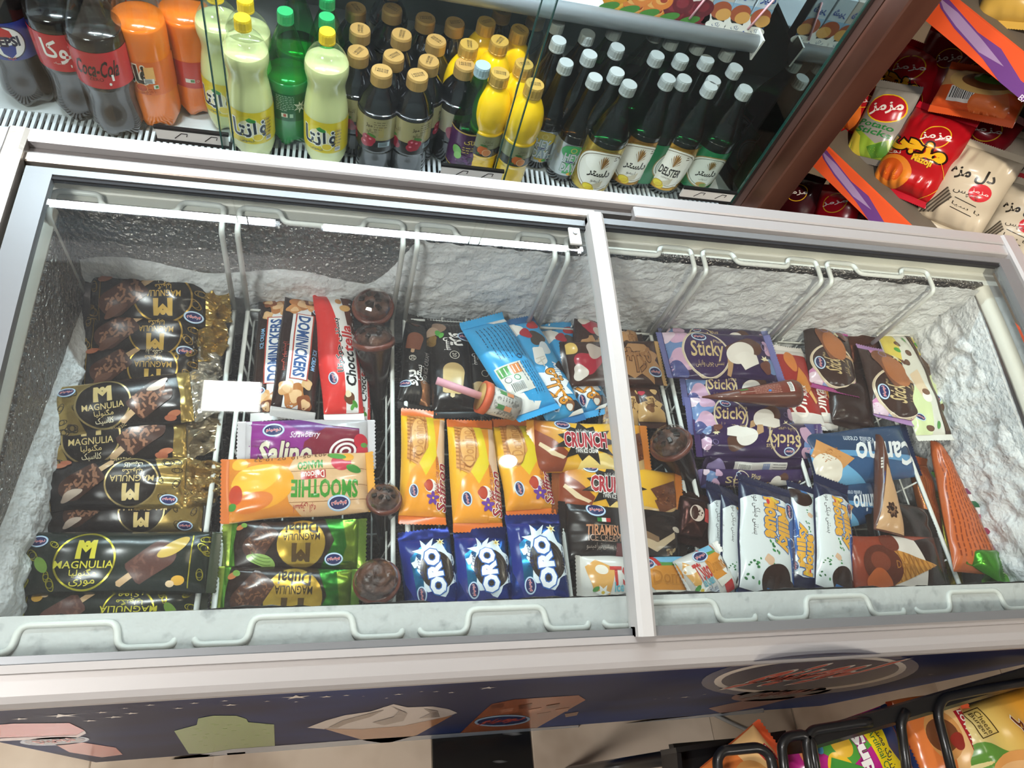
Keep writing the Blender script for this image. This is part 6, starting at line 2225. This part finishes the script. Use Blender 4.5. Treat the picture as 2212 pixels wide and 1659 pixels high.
for cap, rot, l in (((1335, 101), 60, 'green malt bottle behind the gold-labelled one'), ((1330, 60), 90, 'green malt bottle just under the shelf rail, left'), ((1421, 118), 40, 'green malt bottle in the middle row, left of centre'), ((1419, 65), 150, 'green malt bottle touching the shelf rail with its cap'), ((1480, 169), 70, 'green malt bottle behind and between the two amber-labelled ones'),
                    ((1474, 124), 110, 'green malt bottle in the middle row, centre'), ((1529, 127), 30, 'green malt bottle in the middle row, right of centre'), ((1543, 172), 80, 'green malt bottle with its cap right behind the Latin-lettered one'), ((1591, 145), 20, 'green malt bottle behind the green-labelled one'),
                    ((1575, 107), 60, 'green malt bottle under the right end of the shelf rail'), ((1454, 82), 50, 'green malt bottle half hidden by the shelf rail, centre'), ((1512, 92), 70, 'green malt bottle half hidden by the shelf rail, right')):
    place('malt_green', cap, rot, l)

# ---------------------------------------------------------------- cartons on the fridge shelf
CW, CD, CH = .0415, .032, .105


def carton(x, y, paint, base, label, straw, idx):
    P = Q(x, y, SZ)
    o = tag(MB().box(-CW / 2, CW / 2, -CD / 2, CD / 2, 0, CH, .0012).build('drink_carton', mat('carton_' + base, base, .4, coat=.2)), label, 'carton', 'drink cartons on the fridge shelf')
    o.location = (P[0], SY + .034, SZ)
    K = Canvas(CW, CH, lambda a, b_, of: np.stack([a, np.full_like(a, -CD / 2) - of, b_ + CH / 2], 1), seg=.2)
    paint(K)
    K.emit(o, [film(), foil()])
    if straw:
        MB().tube([(-.012, -CD / 2 - .0028, .012), (.010, -CD / 2 - .0028, .09)], .0022, 8).build('straw', mat('straw_pink', '#e0a9b0', .4), o, True)


def c_fruit(kind):
    def d(K):
        K.RC(-1, -1, 1, -.94, '#2f6b48')
        cs = {'mango': ('#e0952c', '#f0b440'), 'peach': ('#e2843a', '#f0b060'), 'cherry': ('#6b1f2a', '#8a2c38')}[kind]
        for u, v, r in ((.2, -.72, .5), (-.3, -.45, .45), (.35, -.3, .4)):
            K.E(u, v, r, r * .85, cs[0]); K.E(u - .1, v + .05, r * .6, r * .5, cs[1])
            if kind == 'peach':
                K.E(u + .1, v + .03, r * .35, r * .25, '#a8402c')
        K.E(-.45, -.84, .4, .16, '#4f8a3c', 20)
        K.TX({'mango': 'انبه', 'peach': 'هلو', 'cherry': 'آلبالو'}[kind], 0, .35, .7, '#b5302f', bold=.03)
    return d


def c_milk(c1, c2):
    def d(K):
        K.RC(-1, -1, 1, -.62, c1); K.RC(-1, -.62, 1, -.2, c2); K.RC(-1, -.2, 1, .1, '#8fb0cc')
        K.BL(-.3, -.55, .42, '#ecebe6', 3, .3); K.BL(.25, -.5, .3, '#2a2624', 5, .3); K.E(.1, -.25, .4, .34, '#a8583a'); K.E(.5, -.4, .3, .24, '#d9a25a')
        K.E(.25, -.84, .42, .2, '#eceae4'); K.TX('پاک', .25, -.84, .4, '#3a5a8a'); K.TX('شیر', 0, .4, .7, '#2f4f9a', bold=.03)
    return d


for i, (x, y, pnt, base, l, st) in enumerate(((1319, 12, c_fruit('mango'), '#dcdad4', 'white carton with yellow fruit, farthest left on the shelf', 0), (1362, 19, c_fruit('peach'), '#dddbd5', 'white peach carton, left of the two peach ones', 0), (1404, 26, c_fruit('peach'), '#dddbd5', 'white peach carton, right of the two peach ones', 0),
                                              (1447, 33, c_fruit('cherry'), '#dcd8d4', 'white cherry carton without a straw', 0), (1490, 40, c_fruit('cherry'), '#dcd8d4', 'white cherry carton with a pink straw', 1), (1530, 44, c_milk('#4a3830', '#7a6a5c'), '#bcb4ac', 'brown flavoured milk carton beside the cherry ones', 0),
                                              (1570, 50, c_milk('#2f56a8', '#5f9a58'), '#b9c8d4', 'blue flavoured milk carton without a straw', 0), (1612, 56, c_milk('#2f56a8', '#5f9a58'), '#b9c8d4', 'blue flavoured milk carton with a straw at the shelf end', 1))):
    carton(x, y, pnt, base, l, st, i)


# ---------------------------------------------------------------- crisps in the angled rack
def bag(label, a, b, c, k0, k1, T, design, bg, seed, name='crisps_bag', kc=None, **kw):
    pa, pb = QK(*a, k0), QK(*b, k1)
    pc = QK(*c, (k0 + k1) / 2 if kc is None else kc)
    return pack(name, label, 'crisps', pa, pb, pc, T, design, bg, seed=seed, rot=True, seal=.012, pu=2.6, pv=2.2, wr=1.3, crease=1.0, **kw)


def mz(big=True, word='مزجی'):
    def d(K):
        K.RG(.22, .45, .42, .34, .03, '#e8b62c', 20); K.TX('مزمز', .22, .45, .42, '#f2ede8', h=.09, bold=.02, rot=16)
        if big:
            K.TX(word, -.1, .08, .85, '#e8ae24', h=.20, bold=.07, out='#2a1410', ow=.07, rot=-6)
            K.TX(word, -.1, .08, .85, '#e8ae24', h=.20, bold=.05, rot=-6)
            K.TX('Mazoji', .25, -.18, .3, '#e8b62c', bold=.04, out='#3a1410', ow=.03)
            K.E(-.45, -.62, .62, .5, '#e2862c'); K.E(-.5, -.6, .4, .34, '#c9571e')
            K.RG(.1, -.5, .9, .8, .012, '#e8b62c', a0=-60, a1=60)
            K.TX('نوع', -.7, -.18, .25, '#efe6dc', h=.06)
    return d


def sticks(K):
    K.PL([(-1, -1), (1, -1), (1, -.35), (.2, -.62), (-1, -.2)], '#8aa838'); K.PL([(-1, -.3), (-.5, -.5), (-.3, -1), (-1, -1)], '#e0cf4a'); K.PL([(-.1, -.75), (.6, -.5), (.9, -.9), (.2, -1)], '#4f7f2c')
    K.E(.05, .38, .85, .62, '#e8c020'); K.E(.05, .38, .80, .57, '#b8202c'); K.TX('مزمز', .05, .38, .66, '#f4efea', h=.16, bold=.03, rot=12)
    K.TX('Potato', -.05, -.12, .75, '#2f7a3f', h=.08, bold=.02, shear=.2, rot=-4); K.TX('Sticks', -.05, -.32, .75, '#2f7a3f', h=.08, bold=.02, shear=.2, rot=-4)


def carrots(K):
    for k in range(3):
        K.E(-.3 + k * .3, -.35 - .1 * k, .28, .9, ('#d9641e', '#c9541a', '#e0742c')[k], 10 * k)
    mz(False)(K)


def beige(K):
    K.TX('دل مزه', .0, .36, .62, '#2b2722', h=.17, bold=.03, rot=4)
    K.E(.45, .02, .30, .26, '#c9323a'); K.TX('مزمز', .45, .02, .24, '#f1ece6', h=.05)
    K.TX('چیپس', .15, -.12, .4, '#3a352e', h=.06)
    K.PL([(-.1, -.25), (.55, -.30), (.55, -.32), (-.1, -.27)], '#3a352e', kind='lettering'); K.TX('با سیاه', .22, -.42, .5, '#3a352e', h=.05, rot=-4)
    K.PL([(-.1, -.5), (.55, -.55), (.55, -.57), (-.1, -.52)], '#3a352e', kind='lettering')
    for k in range(7):
        K.PL([(-.9 + k * .06, -.9 + k * .02), (-.84 + k * .06, -.9 + k * .02), (-.40 + k * .04, -.1 - k * .03), (-.46 + k * .04, -.1 - k * .03)], ('#4a433a', '#8d8474')[k % 2])


def burger(K):
    K.RC(-1, -1, 1, .0, '#d65a2c'); K.BC(-.35, -.4, .6, .34, 0); K.BL(.35, -.5, .4, '#e2743a', 3, .3); K.E(.0, .45, .8, .35, '#d9b06a'); K.E(.1, .38, .6, .2, '#7a4a2c'); K.E(.15, .5, .4, .12, '#5f8a3c'); K.TX('برگر', .2, .8, .5, '#4a3018', h=.12, bold=.03)


RD = '#a8121e'
bag('large red crisps bag with yellow lettering leaning at the rack front', (1937, 425), (2050, 240), (1935, 300), 1.552, 1.64, .075, mz(True), ('v', [(-1, '#b01a1c'), (1, RD)]), 1, sealcol='#b3182a')
bag('silver and green potato stick bag with a red emblem', (1868, 352), (1946, 182), (1862, 252), 1.56, 1.65, .045, sticks, '#93908a', 2, sealcol='#77746f')
bag('red crisps bag behind the potato sticks with yellow lettering', (1890, 262), (1990, 92), (1880, 140), 1.705, 1.77, .07, mz(True, 'منجوق'), RD, 3)
bag('red bag with printed orange carrots at the back left', (1822, 290), (1880, 190), (1812, 222), 1.60, 1.66, .05, carrots, RD, 4)
bag('dark red bag at the back of the upper shelf, left one', (1992, 250), (2072, 62), (1982, 130), 1.76, 1.79, .05, mz(False), '#7c0f18', 5)
bag('dark red bag at the back of the upper shelf, right one', (2055, 250), (2140, 100), (2050, 150), 1.76, 1.79, .05, mz(False), '#8c1019', 6)
bag('orange and cream burger snack bag lying on the red bags', (2092, 256), (2150, 150), (2035, 178), 1.60, 1.66, .05, burger, '#cfa06a', 7, sealcol='#d65a2c')
bag('red crisps bag half hidden under the burger snack bag', (2050, 372), (2160, 230), (2052, 262), 1.70, 1.75, .06, mz(False), '#8f1220', 8)
bag('beige crisps bag with black lettering, largest and nearest', (2035, 500), (2148, 318), (2030, 372), 1.57, 1.65, .07, beige, '#cbbfa8', 9, sealcol='#bdb29c')
bag('beige crisps bag behind the largest one, cut by the picture edge', (2135, 470), (2230, 290), (2140, 345), 1.71, 1.77, .06, beige, '#c3b8a4', 10)
bag('beige crisps bag at the right picture edge, in front', (2150, 560), (2250, 398), (2142, 452), 1.625, 1.69, .06, beige, '#cdc2ad', 11)
bag('bright red bag on the lower shelf with a white emblem', (1778, 520), (1812, 402), (1740, 450), 1.642, 1.70, .05, mz(False), '#b01624', 12)
bag('dark maroon bag on the lower shelf against the brown post', (1690, 500), (1740, 372), (1672, 420), 1.555, 1.60, .05, mz(False), '#3a0e14', 13)
bag('maroon bag on the lower shelf behind the bright red one', (1812, 505), (1850, 372), (1786, 420), 1.72, 1.76, .05, mz(False), '#5c0f1a', 14)
bag('yellow pasta snack bag above the upper orange card', (2170, 60), (2220, -50), (2130, -20), 1.576, 1.63, .05, None, '#d2ab52', 15)

# ---------------------------------------------------------------- black stand with snack bags in front of the freezer
bl_m = mat('black_rack_plastic', '#161617', .35, coat=.3)
st = tag(empty('snack_stand', (.85, .0, 0)), 'black plastic snack stand at the lower right in front of the freezer', 'rack')


def sp(mb, name, mt=bl_m, smooth=True):
    mb.v = [(a - .85, b_, c) for a, b_, c in mb.v]
    return mb.build(name, mt, st, smooth)


ZK = .70
# broad back bar, running from the lower left to the right along the freezer
p0, p1 = Q(1705, 1585, ZK), Q(2230, 1434, ZK)
d = (p1 - p0) / np.linalg.norm(p1 - p0)
nrm = np.array([-d[1], d[0], 0])
v = []
for p in (p0 - d * .0, p1 + d * .05):
    for a, c in ((0, .018), (-.016, .018), (-.020, .012), (-.020, -.02), (0, -.02)):
        v.append(p + nrm * (a - .002) + np.array([0, 0, c]))
sp(MB().add(v, [(i, (i + 1) % 5, 5 + (i + 1) % 5, 5 + i) for i in range(5)] + [(4, 3, 2, 1, 0), (5, 6, 7, 8, 9)]), 'back_bar', bl_m, False)
for pts, nm in (([(1556, 1720), (1549, 1640), (1560, 1622), (1640, 1614), (1664, 1632), (1680, 1720)], 'hoop'), ([(1700, 1720), (1688, 1610), (1700, 1592), (1735, 1586), (1752, 1600), (1770, 1720)], 'hoop'),
                ([(1760, 1720), (1740, 1602), (1752, 1578), (1850, 1562), (1880, 1560)], 'hoop'), ([(2070, 1720), (2024, 1540), (2036, 1508), (2120, 1490), (2240, 1470)], 'hoop'), ([(1966, 1720), (1945, 1560), (1958, 1536)], 'hoop')):
    sp(MB().tube(bev([Q(x, y, ZK + .02) for x, y in pts], .012, 5), .0058, 10), nm)
a0, a1, a2 = Q(1462, 1626, .60), Q(1700, 1588, .60), Q(1470, 1720, .60)
b = MB()
e1 = (a1 - a0) / np.linalg.norm(a1 - a0)
for P_, R_ in ((a0, a1), (a0, a2)):
    dd = (R_ - P_) / np.linalg.norm(R_ - P_)
    n2 = np.array([-dd[1], dd[0], 0])
    q = [P_, R_, R_ + n2 * .006, P_ + n2 * .006]
    b.add([tuple(k) for k in q] + [(k[0], k[1], k[2] - .05) for k in q], [(0, 1, 2, 3), (7, 6, 5, 4), (0, 4, 5, 1), (1, 5, 6, 2), (2, 6, 7, 3), (3, 7, 4, 0)])
sp(b, 'tray_edge', bl_m, False)
c0, c1 = Q(1500, 1700, .56), Q(2150, 1560, .56)
sp(MB().box(.46, 1.05, -.30, .035, .545, .56), 'tray', bl_m, False)
for x, y in ((.48, -.28), (1.03, -.28), (.48, .02), (1.03, .02)):
    sp(MB().tube([(x, y, 0), (x, y, .546)], .010, 8), 'leg')


def corn(K):
    K.RC(-1, .55, 1, 1, '#1d2f5c'); K.PL([(-1, .25), (1, .35), (1, .62), (.5, .70), (0, .6), (-.5, .68), (-1, .58)], '#e2c81e')
    K.TX('بدون رنگ مصنوعی', .0, .52, .8, '#1d2f3a', h=.08, bold=.02); K.TX('No Artificial Colors', .0, .40, .9, '#2f6b3a', h=.05, bold=.01)
    K.PL([(-1, .1), (-.2, .3), (.1, -.2), (-.5, -.5), (-1, -.3)], '#4f9a3c')
    K.TX('Super', .25, .12, .9, '#f2f0ea', h=.12, bold=.05, out='#8a1f6a', ow=.04)
    K.E(.3, -.35, .7, .42, '#e2b62c'); K.E(.3, -.35, .45, .25, '#f0d24a'); K.PL([(-.3, -.4), (.2, .0), (.9, -.1), (.4, -.7)], '#3f8a35')
    K.E(-.5, -.15, .35, .3, '#e0b23a'); K.E(-.5, -.7, .4, .2, '#d98a5a'); K.E(-.75, -.5, .3, .16, '#5aa0d0')


def cheese(K):
    K.BL(.1, -.62, .55, '#5f8f3a', 3, .3, sx=.8); K.BL(.45, -.78, .3, '#7a3f5a', 5, .3); K.E(.25, -.30, .62, .36, '#d99a55', 80); K.E(.25, -.34, .5, .2, '#e2b278', 80)
    K.RC(-.92, -.62, -.45, -.605, '#4a3a20', kind='lettering'); K.RC(-.92, -.34, -.45, -.325, '#4a3a20', kind='lettering'); K.RC(-.93, -.62, -.915, -.325, '#4a3a20', kind='lettering'); K.RC(-.465, -.62, -.45, -.325, '#4a3a20', kind='lettering')
    K.TX('Cheese', -.68, -.42, .2, '#4a3a20', h=.05); K.TX('Burger', -.68, -.53, .2, '#4a3a20', h=.05)
    K.TX('چیز برگر', .30, .02, .9, '#6b3418', h=.11, bold=.04, out='#f0e6d0', ow=.04)


def lowfat(K):
    K.RC(-1, .0, 1, 1, '#e0b57a'); K.RC(-1, -1, 1, .0, '#d8783a')
    K.PL([(-.5, .45), (.55, .55), (.5, .9), (-.55, .8)], '#a8202c'); K.TX('LOW FAT', .0, .67, .5, '#f2ece2', h=.10, bold=.03)
    K.E(0, -.1, .6, .5, '#c98f50'); K.E(0, -.15, .4, .45, '#6b3f24'); K.BL(.2, .2, .2, '#8a2c22', 4, .2)


def sbag(label, a, b, c, z, T, design, bg, seed, **kw):
    kw.setdefault('seal', .010)
    return pack('snack_bag', label, 'snack bag', Q(*a, z), Q(*b, z + .01), Q(*c, z + .004), T, design, bg, seed=seed, rot=True, pu=2.6, pv=2.2, wr=1.2, **kw)


sbag('orange snack bag at the left end of the black stand', (1545, 1760), (1690, 1625), (1570, 1610), .655, .05, lowfat, '#d86a34', 31, sealcol='#d2552c')
sbag('magenta, blue and yellow corn snack bag in the black stand', (1700, 1700), (1952, 1590), (1790, 1568), .665, .045, corn, '#b3257e', 32, sealcol='#1d2f5c')
sbag('narrow orange burger snack bag with a red ribbon print', (1946, 1606), (2110, 1572), (2010, 1500), .660, .03, lowfat, '#dc8a48', 33, sealcol='#d2552c')
sbag('yellow cheese burger snack bag at the lower right corner', (2060, 1680), (2330, 1570), (2150, 1502), .665, .05, cheese, ('v', [(-1, '#d8d0a0'), (-.4, '#dcc06a'), (.2, '#dc9a34'), (1, '#d98a2c')]), 34, sealcol='#d9a24a')
